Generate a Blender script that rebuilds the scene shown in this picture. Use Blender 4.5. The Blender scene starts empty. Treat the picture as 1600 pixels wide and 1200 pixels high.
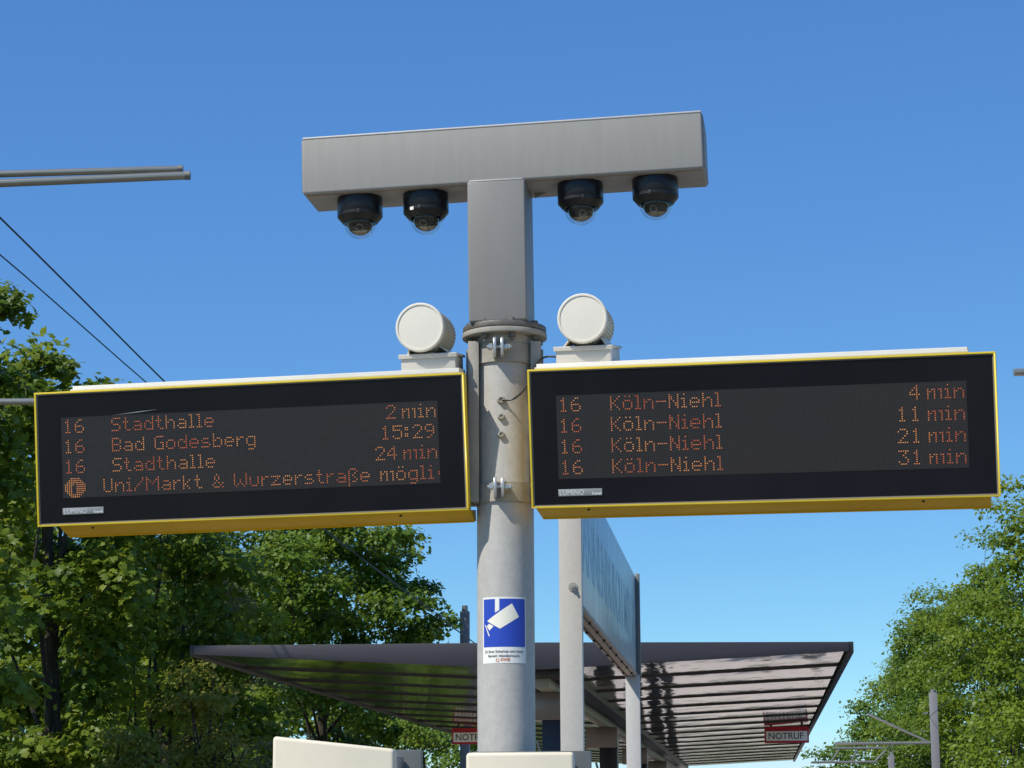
import bpy, bmesh, math, random
import numpy as np
from mathutils import Matrix, Vector, Euler

# ------------------------------------------------------------------ camera, sky, sun, exposure
scene = bpy.context.scene
COL = scene.collection
rad = math.radians
FOC = 3560.0                      # focal length in pixels of a 1600 px wide frame
EYE = 1.6
PITCH, ROLL = rad(11.0), rad(0.3)

cam_d = bpy.data.cameras.new('camera')
cam_d.sensor_width = 36.0
cam_d.lens = 36.0 * FOC / 1600.0
cam_d.clip_start = 0.05
cam_d.clip_end = 3000
cam = bpy.data.objects.new('camera', cam_d)
COL.objects.link(cam)


def rot(yaw, tilt, roll):
    """object frame: x right, y away from the viewer, z up"""
    return (Matrix.Rotation(yaw, 4, 'Z') @ Matrix.Rotation(tilt, 4, 'X') @ Matrix.Rotation(roll, 4, 'Y'))


CAMR = rot(0, PITCH, ROLL)
cam.matrix_world = Matrix.Translation((0, 0, EYE)) @ CAMR @ Matrix.Rotation(rad(90), 4, 'X')
scene.camera = cam

scene.view_settings.view_transform = 'Standard'
scene.view_settings.look = 'None'
scene.view_settings.exposure = 0.0
scene.view_settings.gamma = 1.0
scene.view_settings.use_curve_mapping = False

SUN_AZ = math.atan2(-1.0, -0.77)
SUN_EL = rad(50)
world = bpy.data.worlds.new('World')
scene.world = world
world.use_nodes = True
wn, wl = world.node_tree.nodes, world.node_tree.links
sky = wn.new('ShaderNodeTexSky')
sky.sky_type = 'NISHITA'
sky.sun_disc = False
sky.sun_elevation = SUN_EL
sky.sun_rotation = SUN_AZ % (2 * math.pi)
sky.altitude = 0
sky.air_density = 0.6
sky.dust_density = 0.1
sky.ozone_density = 8
sep = wn.new('ShaderNodeSeparateColor')
comb = wn.new('ShaderNodeCombineColor')
wl.new(sky.outputs[0], sep.inputs[0])
# camera response of the clear summer sky: one power curve per channel, the same everywhere
for i, (a, g, b2, top) in enumerate(((0.49, 0.666, 2.3, 0.75), (0.86, 0.645, 1.0, 0.90), (1.15, 0.515, 0.0, 1.02))):
    p = wn.new('ShaderNodeMath'); p.operation = 'POWER'
    q = wn.new('ShaderNodeMath'); q.operation = 'POWER'
    m = wn.new('ShaderNodeMath'); m.operation = 'MULTIPLY'
    m2 = wn.new('ShaderNodeMath'); m2.operation = 'MULTIPLY_ADD'
    mi = wn.new('ShaderNodeMath'); mi.operation = 'MINIMUM'
    p.inputs[1].default_value = g
    q.inputs[1].default_value = 2.0
    m.inputs[1].default_value = a * 10 * (0.1 ** g)
    m2.inputs[1].default_value = b2 * 10 * 0.01
    mi.inputs[1].default_value = top * 10
    wl.new(sep.outputs[i], p.inputs[0]); wl.new(p.outputs[0], m.inputs[0])
    wl.new(sep.outputs[i], q.inputs[0]); wl.new(q.outputs[0], m2.inputs[0]); wl.new(m.outputs[0], m2.inputs[2])
    wl.new(m2.outputs[0], mi.inputs[0]); wl.new(mi.outputs[0], comb.inputs[i])
bg = wn['Background']
bg.inputs[1].default_value = 0.1
wl.new(comb.outputs[0], bg.inputs[0])

sun_d = bpy.data.lights.new('sun', 'SUN')
sun_d.energy = 5.0
sun_d.angle = rad(0.5)
sun_d.color = (1.0, 0.94, 0.83)
sun = bpy.data.objects.new('sun', sun_d)
COL.objects.link(sun)
sdir = Vector((math.sin(SUN_AZ) * math.cos(SUN_EL), math.cos(SUN_AZ) * math.cos(SUN_EL), math.sin(SUN_EL)))
sun.rotation_euler = sdir.to_track_quat('Z', 'Y').to_euler()
sun.location = (-20, -16, 30)

# ------------------------------------------------------------------ helpers


def at(px, py, Y):
    """point of the place seen at (px, py) of the 1600 x 1200 photograph, Y metres ahead"""
    d = CAMR.to_3x3() @ Vector(((px - 800) / FOC, 1.0, (600 - py) / FOC))
    return Vector((0, 0, EYE)) + d * (Y / d.y)


YAW = math.atan2(378.0, FOC)      # direction of the platform, turned right of the view
CU, SU = math.cos(YAW), math.sin(YAW)


def uv(u, v, z=0.0):
    return Vector((u * CU + v * SU, -u * SU + v * CU, z))


PLAT = Matrix.Rotation(-YAW, 4, 'Z')     # platform frame: x = across, y = along

MATS = {}


def new_mat(name):
    m = bpy.data.materials.new(name)
    m.use_nodes = True
    MATS[name] = m
    nt = m.node_tree
    return m, nt.nodes, nt.links, nt.nodes['Principled BSDF']


def mat(name, col, rough=0.5, metal=0.0, var=0.0, scale=6.0, stretch=(1, 1, 1), col2=None, bump=0.0, bscale=60.0,
        coat=0.0, spec=0.5, coords='Object', detail=4.0, ramp=(0.35, 0.7)):
    m, n, l, b = new_mat(name)
    b.inputs['Base Color'].default_value = (*col, 1)
    b.inputs['Roughness'].default_value = rough
    b.inputs['Metallic'].default_value = metal
    b.inputs['Coat Weight'].default_value = coat
    b.inputs['Coat Roughness'].default_value = 0.05
    b.inputs['Specular IOR Level'].default_value = spec
    tc = n.new('ShaderNodeTexCoord')
    mp = n.new('ShaderNodeMapping')
    mp.inputs['Scale'].default_value = stretch
    l.new(tc.outputs[coords], mp.inputs[0])
    if var > 0 or col2:
        t = n.new('ShaderNodeTexNoise')
        t.inputs['Scale'].default_value = scale
        t.inputs['Detail'].default_value = detail
        t.inputs['Roughness'].default_value = 0.6
        l.new(mp.outputs[0], t.inputs[0])
        r = n.new('ShaderNodeValToRGB')
        r.color_ramp.elements[0].position, r.color_ramp.elements[1].position = ramp
        c2 = col2 if col2 else tuple(c * (1 - var) for c in col)
        r.color_ramp.elements[0].color = (*c2, 1)
        r.color_ramp.elements[1].color = (*col, 1)
        l.new(t.outputs['Fac'], r.inputs[0])
        l.new(r.outputs[0], b.inputs['Base Color'])
        rr = n.new('ShaderNodeMapRange')
        rr.inputs['To Min'].default_value = min(1, rough * 1.25)
        rr.inputs['To Max'].default_value = rough * 0.8
        l.new(t.outputs['Fac'], rr.inputs[0])
        l.new(rr.outputs[0], b.inputs['Roughness'])
    if bump > 0:
        t2 = n.new('ShaderNodeTexNoise')
        t2.inputs['Scale'].default_value = bscale
        t2.inputs['Detail'].default_value = 3
        l.new(mp.outputs[0], t2.inputs[0])
        bp = n.new('ShaderNodeBump')
        bp.inputs['Strength'].default_value = bump
        bp.inputs['Distance'].default_value = 0.01
        l.new(t2.outputs['Fac'], bp.inputs['Height'])
        l.new(bp.outputs[0], b.inputs['Normal'])
    return m


def emit_mat(name, col, strength):
    m, n, l, b = new_mat(name)
    b.inputs['Base Color'].default_value = (0.02, 0.01, 0.005, 1)
    b.inputs['Emission Color'].default_value = (*col, 1)
    b.inputs['Emission Strength'].default_value = strength
    oi = n.new('ShaderNodeAttribute')
    oi.attribute_name = 'tint'
    r = n.new('ShaderNodeValToRGB')
    r.color_ramp.elements[0].color = (0.75, 0.10, 0.03, 1)
    r.color_ramp.elements[1].color = (1.0, 0.45, 0.14, 1)
    l.new(oi.outputs['Fac'], r.inputs[0])
    l.new(r.outputs[0], b.inputs['Emission Color'])
    return m


class MB:
    """collects simple solids into one mesh"""

    def __init__(self):
        self.v, self.f, self.t = [], [], None

    def add(self, vs, fs, M=None):
        o = len(self.v)
        for p in vs:
            p = Vector(p)
            self.v.append(M @ p if M is not None else p)
        self.f += [tuple(i + o for i in f) for f in fs]
        return self

    def box(self, c, s, M=None, R=None):
        x, y, z = s[0] / 2, s[1] / 2, s[2] / 2
        c = Vector(c)
        vs = [Vector((i * x, j * y, k * z)) for k in (-1, 1) for j in (-1, 1) for i in (-1, 1)]
        if R is not None:
            vs = [R @ p for p in vs]
        vs = [p + c for p in vs]
        fs = [(0, 2, 3, 1), (4, 5, 7, 6), (0, 1, 5, 4), (2, 6, 7, 3), (0, 4, 6, 2), (1, 3, 7, 5)]
        return self.add(vs, fs, M)

    def prism(self, poly, a, b, M=None):
        """polygon [(x, z)] extruded along y from a to b"""
        n = len(poly)
        vs = [(p[0], a, p[1]) for p in poly] + [(p[0], b, p[1]) for p in poly]
        fs = [tuple(range(n)), tuple(range(2 * n - 1, n - 1, -1))]
        fs += [(i, i + n, (i + 1) % n + n, (i + 1) % n) for i in range(n)]
        return self.add(vs, fs, M)

    def tube(self, pts, r, seg=16, cap=True, M=None):
        pts = [Vector(p) for p in pts]
        rs = r if isinstance(r, (list, tuple)) else [r] * len(pts)
        rings = []
        up = None
        for i, p in enumerate(pts):
            if i == 0:
                t = pts[1] - pts[0]
            elif i == len(pts) - 1:
                t = pts[-1] - pts[-2]
            else:
                t = (pts[i + 1] - pts[i]).normalized() + (pts[i] - pts[i - 1]).normalized()
            t = t.normalized()
            if up is None:
                up = Vector((0, 0, 1)) if abs(t.z) < 0.9 else Vector((1, 0, 0))
            a = t.cross(up).normalized()
            b = a.cross(t).normalized()
            up = b
            rings.append([p + (a * math.cos(2 * math.pi * k / seg) + b * math.sin(2 * math.pi * k / seg)) * rs[i]
                          for k in range(seg)])
        vs = [q for ring in rings for q in ring]
        fs = []
        for i in range(len(pts) - 1):
            for k in range(seg):
                k2 = (k + 1) % seg
                fs.append((i * seg + k, i * seg + k2, (i + 1) * seg + k2, (i + 1) * seg + k))
        if cap:
            fs.append(tuple(range(seg - 1, -1, -1)))
            fs.append(tuple(range((len(pts) - 1) * seg, len(pts) * seg)))
        return self.add(vs, fs, M)

    def lathe(self, prof, seg=40, M=None, a0=0.0, a1=2 * math.pi, caps=True):
        """profile [(r, z)] turned round z"""
        full = abs(a1 - a0 - 2 * math.pi) < 1e-6
        cnt = seg if full else seg + 1
        vs, fs = [], []
        for r, z in prof:
            for k in range(cnt):
                a = a0 + (a1 - a0) * k / seg
                vs.append((r * math.cos(a), r * math.sin(a), z))
        for i in range(len(prof) - 1):
            for k in range(seg):
                k2 = (k + 1) % cnt
                fs.append((i * cnt + k, i * cnt + k2, (i + 1) * cnt + k2, (i + 1) * cnt + k))
        if caps and full:
            if prof[0][0] > 1e-6:
                fs.append(tuple(range(cnt - 1, -1, -1)))
            if prof[-1][0] > 1e-6:
                fs.append(tuple(range((len(prof) - 1) * cnt, len(prof) * cnt)))
        return self.add(vs, fs, M)

    def sphere(self, c, r, seg=16, rings=10, M=None, z0=-1.0, z1=1.0):
        prof = []
        for i in range(rings + 1):
            s = z0 + (z1 - z0) * i / rings
            a = s * math.pi / 2
            prof.append((max(1e-5, r * math.cos(a)), r * math.sin(a)))
        T = Matrix.Translation(c)
        return self.lathe(prof, seg, (M @ T) if M is not None else T, caps=False)

    def build(self, name, m, parent=None, bevel=0.0, seg=2, smooth=True, M=None, angle=35):
        me = bpy.data.meshes.new(name)
        bm = bmesh.new()
        vs = [bm.verts.new(p) for p in self.v]
        for f in self.f:
            try:
                bm.faces.new([vs[i] for i in f])
            except ValueError:
                pass
        bmesh.ops.remove_doubles(bm, verts=bm.verts, dist=1e-5)
        bmesh.ops.recalc_face_normals(bm, faces=bm.faces)
        if bevel > 0:
            es = [e for e in bm.edges if len(e.link_faces) == 2 and e.calc_face_angle(0) > rad(40)]
            bmesh.ops.bevel(bm, geom=es, offset=bevel, segments=seg, profile=0.5, affect='EDGES')
        bm.to_mesh(me)
        bm.free()
        if smooth:
            me.polygons.foreach_set('use_smooth', [True] * len(me.polygons))
            me.set_sharp_from_angle(angle=rad(angle))
        if isinstance(m, str):
            m = MATS[m]
        me.materials.append(m)
        o = bpy.data.objects.new(name, me)
        COL.objects.link(o)
        if parent is not None:
            o.parent = parent
        if M is not None:
            o.matrix_local = M
        return o


def tag(o, label=None, cat=None, group=None, kind=None):
    if label: o['label'] = label
    if cat: o['category'] = cat
    if group: o['group'] = group
    if kind: o['kind'] = kind
    return o


def thing(name, label, cat, M=None, group=None):
    o = bpy.data.objects.new(name, None)
    o.empty_display_size = 0.2
    COL.objects.link(o)
    if M is not None:
        o.matrix_world = M
    return tag(o, label, cat, group)


def copy_tree(o, parent=None):
    c = o.copy()
    COL.objects.link(c)
    if parent is not None:
        c.parent = parent
    for ch in list(o.children):
        copy_tree(ch, c)
    return c


def text_geo(body, size, spacing=1.0, xscale=1.0, align='LEFT', bold=0.0):
    """flat lettering as (verts, faces) in x, y, from Blender's built-in font"""
    cu = bpy.data.curves.new('lettering', 'FONT')
    cu.body = body
    cu.size = size
    cu.space_character = spacing
    cu.align_x = align
    cu.resolution_u = 3
    cu.offset = bold
    ob = bpy.data.objects.new('lettering', cu)
    COL.objects.link(ob)
    dg = bpy.context.evaluated_depsgraph_get()
    me = bpy.data.meshes.new_from_object(ob.evaluated_get(dg))
    vs = [(v.co.x * xscale, v.co.y) for v in me.vertices]
    fs = [tuple(p.vertices) for p in me.polygons]
    bpy.data.objects.remove(ob)
    bpy.data.meshes.remove(me)
    bpy.data.curves.remove(cu)
    return vs, fs


def flat(name, vs, fs, m, parent, fn, tint=None):
    """sheet from 2-d verts mapped through fn"""
    me = bpy.data.meshes.new(name)
    me.from_pydata([tuple(fn(*p)) for p in vs], [], fs)
    me.materials.append(MATS[m])
    if tint is not None:
        a = me.attributes.new('tint', 'FLOAT', 'FACE')
        a.data.foreach_set('value', tint)
    o = bpy.data.objects.new(name, me)
    COL.objects.link(o)
    if parent is not None:
        o.parent = parent
    return o


# ------------------------------------------------------------------ materials
mat('pole_steel', (0.50, 0.485, 0.455), 0.5, 0.05, spec=0.3, var=0.16, scale=34, bump=0.12, bscale=160, ramp=(0.3, 0.75))
mat('painted_steel', (0.24, 0.235, 0.225), 0.45, 0.0, spec=0.35, var=0.1, scale=2.2, stretch=(5, 5, 0.8), ramp=(0.25, 0.7))
mat('beam_paint', (0.32, 0.31, 0.29), 0.5, 0.0, spec=0.3, var=0.09, scale=3.0, stretch=(9, 9, 1.0), ramp=(0.3, 0.7), bump=0.04, bscale=300)
mat('flange_steel', (0.17, 0.155, 0.135), 0.5, 0.1, var=0.35, scale=25, bump=0.1)
mat('clamp_steel', (0.40, 0.375, 0.33), 0.55, 0.0, spec=0.3, var=0.25, scale=14, bump=0.08)
mat('bright_bolt', (0.62, 0.61, 0.58), 0.35, 0.7, var=0.2, scale=80)
mat('yellow_paint', (0.83, 0.62, 0.035), 0.4, 0.0, var=0.12, scale=4)
mat('amber_paint', (0.80, 0.48, 0.005), 0.5, 0.0, spec=0.2, var=0.15, scale=3)
mat('cream_paint', (0.78, 0.75, 0.66), 0.5, 0.0, var=0.10, scale=3.5)
mat('gasket_grey', (0.22, 0.2, 0.18), 0.5)
mat('dark_interior', (0.01, 0.01, 0.012), 0.6)
mat('front_glass', (0.008, 0.0085, 0.014), 0.14, 0.0, spec=0.4, col2=(0.0035, 0.004, 0.009), scale=2.2, detail=6)
mat('badge_grey', (0.3, 0.31, 0.31), 0.4, 0.1)
mat('badge_white', (0.72, 0.74, 0.74), 0.5)
mat('speaker_white', (0.76, 0.71, 0.60), 0.5)
mat('speaker_body', (0.62, 0.56, 0.42), 0.5, var=0.1, scale=10)
mat('mount_box_paint', (0.66, 0.62, 0.55), 0.5, var=0.1, scale=8)
mat('camera_black', (0.012, 0.013, 0.018), 0.3, spec=0.35)
mat('camera_ring_black', (0.014, 0.013, 0.013), 0.4, spec=0.4)
mat('camera_ball', (0.010, 0.009, 0.009), 0.25)
mat('camera_lens', (0.01, 0.01, 0.012), 0.05)
mat('ball_reflection', (0.42, 0.36, 0.25), 0.4, 0.1, col2=(0.1, 0.08, 0.06), scale=60)  # beige ground reflection painted under the camera balls; lens barrels share it
mat('cable_black', (0.012, 0.012, 0.012), 0.45)
mat('sticker_white', (0.80, 0.79, 0.75), 0.4)
mat('sticker_blue', (0.022, 0.06, 0.44), 0.3)
mat('sticker_cream', (0.83, 0.80, 0.68), 0.4)
mat('sticker_ink', (0.12, 0.12, 0.13), 0.5)
mat('sticker_orange', (0.55, 0.20, 0.08), 0.5)
mat('galvanised', (0.50, 0.485, 0.46), 0.45, 0.0, spec=0.4, var=0.09, scale=45, bump=0.04, bscale=200, ramp=(0.3, 0.7))
mat('galvanised_dark', (0.2, 0.2, 0.19), 0.5, 0.3, var=0.2, scale=10)
mat('sign_enamel', (0.34, 0.47, 0.54), 0.28, 0.0, var=0.25, scale=1.0, stretch=(0.4, 6, 0.3), spec=0.6)
mat('sign_letter', (0.16, 0.28, 0.44), 0.3, 0.0)
mat('sign_under', (0.36, 0.27, 0.21), 0.5, 0.1, var=0.3, scale=14)
mat('canopy_grey', (0.040, 0.039, 0.050), 0.5, 0.0, spec=0.3, var=0.12, scale=0.8)
mat('canopy_dark', (0.03, 0.028, 0.027), 0.4, 0.2)
mat('channel_beige', (0.26, 0.25, 0.19), 0.4, 0.2)
mat('column_dark', (0.018, 0.018, 0.028), 0.3, 0.2)
mat('bracket_polished', (0.20, 0.16, 0.14), 0.32, 0.6)
mat('strut_grey', (0.3, 0.31, 0.33), 0.4, 0.3)
mat('sign_red', (0.48, 0.015, 0.03), 0.4)
mat('sign_plate_white', (0.88, 0.86, 0.82), 0.4)
mat('sign_green_ink', (0.04, 0.06, 0.05), 0.5)
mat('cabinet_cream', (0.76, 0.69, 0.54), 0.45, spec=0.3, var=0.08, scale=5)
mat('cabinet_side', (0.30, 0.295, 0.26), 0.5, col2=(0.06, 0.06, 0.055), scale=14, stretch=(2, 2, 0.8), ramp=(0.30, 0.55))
mat('cabinet_back', (0.16, 0.17, 0.16), 0.45, 0.2, var=0.3, scale=8)
mat('chrome_tube', (0.36, 0.35, 0.30), 0.22, 0.6, var=0.15, scale=5)
mat('wire_dark', (0.02, 0.035, 0.035), 0.5, 0.3)
mat('mast_grey', (0.22, 0.21, 0.22), 0.5, 0.1, var=0.1, scale=1)
mat('bark', (0.055, 0.045, 0.032), 0.9, var=0.5, scale=8, stretch=(3, 3, 0.6), bump=0.6, bscale=14)
mat('ballast', (0.20, 0.17, 0.14), 0.9, var=0.6, scale=16, bump=0.8, bscale=30, detail=8)
mat('rail_steel', (0.3, 0.22, 0.18), 0.35, 0.8, var=0.3, scale=4)
mat('paving', (0.52, 0.44, 0.36), 0.75, var=0.14, scale=1.2, bump=0.2, bscale=80)
mat('low_bounce_paving', (0.17, 0.155, 0.14), 0.8, var=0.2, scale=1.5, bump=0.2, bscale=80)  # darkened to weaken the light bounced up from the unseen platform
mat('kerb_stone', (0.42, 0.40, 0.37), 0.8, var=0.2, scale=4)
mat('ground_green', (0.09, 0.13, 0.03), 0.95, col2=(0.11, 0.10, 0.05), scale=0.35, bump=0.8, bscale=5, detail=8)
mat('person_dark', (0.02, 0.025, 0.04), 0.8)
mat('wood_seat', (0.25, 0.16, 0.09), 0.6, var=0.3, scale=6)
emit_mat('led_lit', (1, 0.35, 0.08), 0.82)


def panel_metal():
    m, n, l, b = new_mat('ceiling_metal')
    b.inputs['Base Color'].default_value = (0.80, 0.77, 0.73, 1)
    b.inputs['Metallic'].default_value = 1.0
    b.inputs['Roughness'].default_value = 0.09
    tc = n.new('ShaderNodeTexCoord')
    mp = n.new('ShaderNodeMapping')
    mp.inputs['Scale'].default_value = (1.6, 0.5, 1.0)
    l.new(tc.outputs['Object'], mp.inputs[0])
    t = n.new('ShaderNodeTexNoise')
    t.inputs['Scale'].default_value = 2.2
    t.inputs['Detail'].default_value = 2.0
    l.new(mp.outputs[0], t.inputs[0])
    bp = n.new('ShaderNodeBump')
    bp.inputs['Strength'].default_value = 0.4
    bp.inputs['Distance'].default_value = 0.03
    l.new(t.outputs['Fac'], bp.inputs['Height'])
    l.new(bp.outputs[0], b.inputs['Normal'])


panel_metal()


def matrix_mat():
    """unlit LED board: a fine grid of pixel wells, printed on the recessed module"""
    m, n, l, b = new_mat('led_board')
    tc = n.new('ShaderNodeTexCoord')
    mp = n.new('ShaderNodeMapping')
    mp.inputs['Scale'].default_value = (192, 40, 1)
    l.new(tc.outputs['UV'], mp.inputs[0])
    br = n.new('ShaderNodeTexBrick')
    br.offset = 0.0
    br.inputs['Scale'].default_value = 1.0
    br.inputs['Mortar Size'].default_value = 0.17
    br.inputs['Mortar Smooth'].default_value = 0.4
    br.inputs['Brick Width'].default_value = 1.0
    br.inputs['Row Height'].default_value = 1.0
    br.inputs['Color1'].default_value = (0.006, 0.006, 0.008, 1)
    br.inputs['Color2'].default_value = (0.009, 0.008, 0.010, 1)
    br.inputs['Mortar'].default_value = (0.036, 0.033, 0.034, 1)
    l.new(mp.outputs[0], br.inputs['Vector'])
    t = n.new('ShaderNodeTexNoise')
    t.inputs['Scale'].default_value = 2.5
    l.new(tc.outputs['Object'], t.inputs[0])
    mx = n.new('ShaderNodeMix'); mx.data_type = 'RGBA'; mx.blend_type = 'MULTIPLY'
    mx.inputs[0].default_value = 0.6
    rp = n.new('ShaderNodeValToRGB')
    rp.color_ramp.elements[0].color = (0.85, 0.90, 1.02, 1)
    rp.color_ramp.elements[1].color = (1.2, 1.05, 0.9, 1)
    rp.color_ramp.elements[0].position = 0.35
    rp.color_ramp.elements[1].position = 0.65
    l.new(t.outputs['Fac'], rp.inputs[0])
    l.new(br.outputs['Color'], mx.inputs[6])
    l.new(rp.outputs[0], mx.inputs[7])
    l.new(mx.outputs[2], b.inputs['Base Color'])
    b.inputs['Roughness'].default_value = 0.35


matrix_mat()


def mesh_mat():
    """perforated white speaker grille"""
    m, n, l, b = new_mat('speaker_grille')
    tc = n.new('ShaderNodeTexCoord')
    v = n.new('ShaderNodeTexVoronoi')
    v.inputs['Scale'].default_value = 230
    v.inputs['Randomness'].default_value = 0.95
    l.new(tc.outputs['Object'], v.inputs['Vector'])
    r = n.new('ShaderNodeValToRGB')
    r.color_ramp.elements[0].position = 0.26
    r.color_ramp.elements[0].color = (0.71, 0.665, 0.56, 1)
    r.color_ramp.elements[1].position = 0.36
    r.color_ramp.elements[1].color = (0.80, 0.75, 0.64, 1)
    l.new(v.outputs['Distance'], r.inputs[0])
    l.new(r.outputs[0], b.inputs['Base Color'])
    b.inputs['Roughness'].default_value = 0.5


mesh_mat()


def dome_mat():
    m, n, l, b = new_mat('clear_dome')
    n.remove(b)
    out = n['Material Output']
    tr = n.new('ShaderNodeBsdfTransparent')
    tr.inputs[0].default_value = (0.93, 0.96, 0.96, 1)
    gl = n.new('ShaderNodeBsdfGlossy')
    gl.inputs['Roughness'].default_value = 0.02
    lw = n.new('ShaderNodeLayerWeight')
    lw.inputs['Blend'].default_value = 0.5
    pw = n.new('ShaderNodeMath'); pw.operation = 'POWER'; pw.inputs[1].default_value = 3.5
    ma = n.new('ShaderNodeMath'); ma.operation = 'MULTIPLY_ADD'; ma.inputs[1].default_value = 0.6; ma.inputs[2].default_value = 0.035
    mx = n.new('ShaderNodeMixShader')
    l.new(lw.outputs['Facing'], pw.inputs[0]); l.new(pw.outputs[0], ma.inputs[0]); l.new(ma.outputs[0], mx.inputs[0])
    l.new(tr.outputs[0], mx.inputs[1])
    l.new(gl.outputs[0], mx.inputs[2])
    l.new(mx.outputs[0], out.inputs[0])


dome_mat()


def leaf_mat(name, a, bcol, c, trans=0.38, rough=0.45):
    m, n, l, b = new_mat(name)
    at_ = n.new('ShaderNodeAttribute')
    at_.attribute_name = 'tint'
    r = n.new('ShaderNodeValToRGB')
    e = r.color_ramp.elements
    e[0].color, e[1].color = (*a, 1), (*c, 1)
    mid = e.new(0.5)
    mid.color = (*bcol, 1)
    l.new(at_.outputs['Fac'], r.inputs[0])
    l.new(r.outputs[0], b.inputs['Base Color'])
    b.inputs['Roughness'].default_value = rough
    b.inputs['Specular IOR Level'].default_value = 0.25
    tl = n.new('ShaderNodeBsdfTranslucent')
    hs = n.new('ShaderNodeHueSaturation')
    hs.inputs['Hue'].default_value = 0.475
    hs.inputs['Value'].default_value = 2.1
    l.new(r.outputs[0], hs.inputs['Color'])
    l.new(hs.outputs[0], tl.inputs[0])
    mx = n.new('ShaderNodeMixShader')
    mx.inputs[0].default_value = trans
    l.new(b.outputs[0], mx.inputs[1])
    l.new(tl.outputs[0], mx.inputs[2])
    l.new(mx.outputs[0], n['Material Output'].inputs[0])


leaf_mat('leaf_maple', (0.050, 0.095, 0.008), (0.10, 0.16, 0.012), (0.20, 0.25, 0.025))
leaf_mat('leaf_lime', (0.050, 0.105, 0.010), (0.095, 0.165, 0.016), (0.18, 0.25, 0.03))
leaf_mat('leaf_willow', (0.095, 0.115, 0.045), (0.13, 0.15, 0.055), (0.17, 0.18, 0.07))
leaf_mat('leaf_yellow', (0.10, 0.13, 0.018), (0.16, 0.18, 0.025), (0.24, 0.22, 0.05))
leaf_mat('leaf_fresh', (0.065, 0.125, 0.008), (0.115, 0.18, 0.012), (0.19, 0.25, 0.02))

# ------------------------------------------------------------------ ground, platform, tracks
g = MB()
g.add([(-900, -300, -0.55), (900, -300, -0.55), (900, 1500, -0.55), (-900, 1500, -0.55)], [(0, 1, 2, 3)])
tag(g.build('ground', 'ground_green', smooth=False), kind='structure')


def strip(name, m, u0, u1, v0, v1, z0, z1, **k):
    b = MB().box(((u0 + u1) / 2, (v0 + v1) / 2, (z0 + z1) / 2), (u1 - u0, v1 - v0, z1 - z0))
    o = b.build(name, m, bevel=k.get('bevel', 0))
    o.matrix_world = PLAT
    return tag(o, kind='structure')


strip('platform', 'low_bounce_paving', -4.0, 3.35, -8, 15, -0.6, 0.0)  # unseen near part, toned down so less light bounces up
strip('platform', 'paving', -4.0, 3.35, 15, 95, -0.6, 0.0)  # unseen far part, kept pale for the ceiling to mirror
strip('platform_kerb', 'kerb_stone', -4.25, -4.0, -8, 95, -0.6, 0.01)
strip('platform_kerb', 'kerb_stone', 3.35, 3.6, -8, 95, -0.6, 0.01)
strip('track_bed', 'ballast', -7.2, -4.25, -20, 300, -0.6, -0.42)
strip('track_bed', 'ballast', 3.6, 6.6, -20, 300, -0.6, -0.42)
strip('added_footpath', 'paving', 8.4, 10.6, -20, 200, -0.6, -0.4)  # unseen pale path, added for the ceiling's right wing to mirror
for u in (-6.3, -4.87, 4.3, 5.73):
    b = MB().box((u, 140, -0.33), (0.07, 320, 0.14))
    o = b.build('rail', 'rail_steel')
    o.matrix_world = PLAT
    tag(o, kind='structure')

# ------------------------------------------------------------------ the pole with its camera beam
PY = 8.86                                   # distance of the pole
pole_top = at(788.5, 530, PY)               # under the flange
PX = pole_top.x
ppx = 0.0
R_P = 0.1115
pole_thing = thing('sign_pole', 'round grey steel pole carrying the camera beam and both departure boards', 'pole',
                   Matrix.Translation((PX, PY, 0)))
Z_FL = at(787, 516.5, PY - 0.168).z           # underside of the lower flange plate
MB().lathe([(R_P, 0.0), (R_P, Z_FL)], 64).build('shaft', 'pole_steel', pole_thing)
MB().lathe([(0.168, Z_FL), (0.168, Z_FL + 0.020)], 64).build('flange_plate', 'clamp_steel', pole_thing, bevel=0.002)
MB().lathe([(0.166, Z_FL + 0.023), (0.166, Z_FL + 0.045)], 64).build('flange_plate', 'flange_steel', pole_thing, bevel=0.003)
hexp = lambda r: [(r * math.cos(k * math.pi / 3), r * math.sin(k * math.pi / 3)) for k in range(6)]
for k in range(8):
    a = rad(12 + 45 * k)
    x, y = 0.141 * math.cos(a), 0.141 * math.sin(a)
    b = MB()
    T = Matrix.Translation((x, y, Z_FL - 0.018))
    b.lathe([(0.0075, -0.014), (0.0075, 0.0), (0.0135, 0), (0.0135, 0.0175), (0.008, 0.0176), (0.008, 0.0635), (0.014, 0.064), (0.014, 0.076)], 12, T)
    b.build('flange_bolt', 'flange_steel', pole_thing)

# square column and cross beam (turned a little to the left of the view)
BYAW = rad(-7.8)
Z_CT = at(778, 281.5, PY - 0.13).z
MCOL = Matrix.Translation((0.0, 0, Z_FL)) @ rot(BYAW, 0, rad(-0.65)) @ Matrix.Translation((0, 0, -Z_FL))
MB().box((0.0, -0.020, (Z_FL + 0.045 + Z_CT) / 2), (0.232, 0.24, Z_CT - Z_FL - 0.045)).build(
    'square_column', 'painted_steel', pole_thing, bevel=0.009, seg=3, M=MCOL @ Matrix.Translation((-0.006, 0, 0)))
bw = MB()
bw.box((0, -0.137, Z_CT - 0.001), (0.214, 0.008, 0.006))
bw.build('weld_bead', 'galvanised', pole_thing, bevel=0.002, M=MCOL @ Matrix.Translation((-0.006, 0, 0)))

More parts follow.
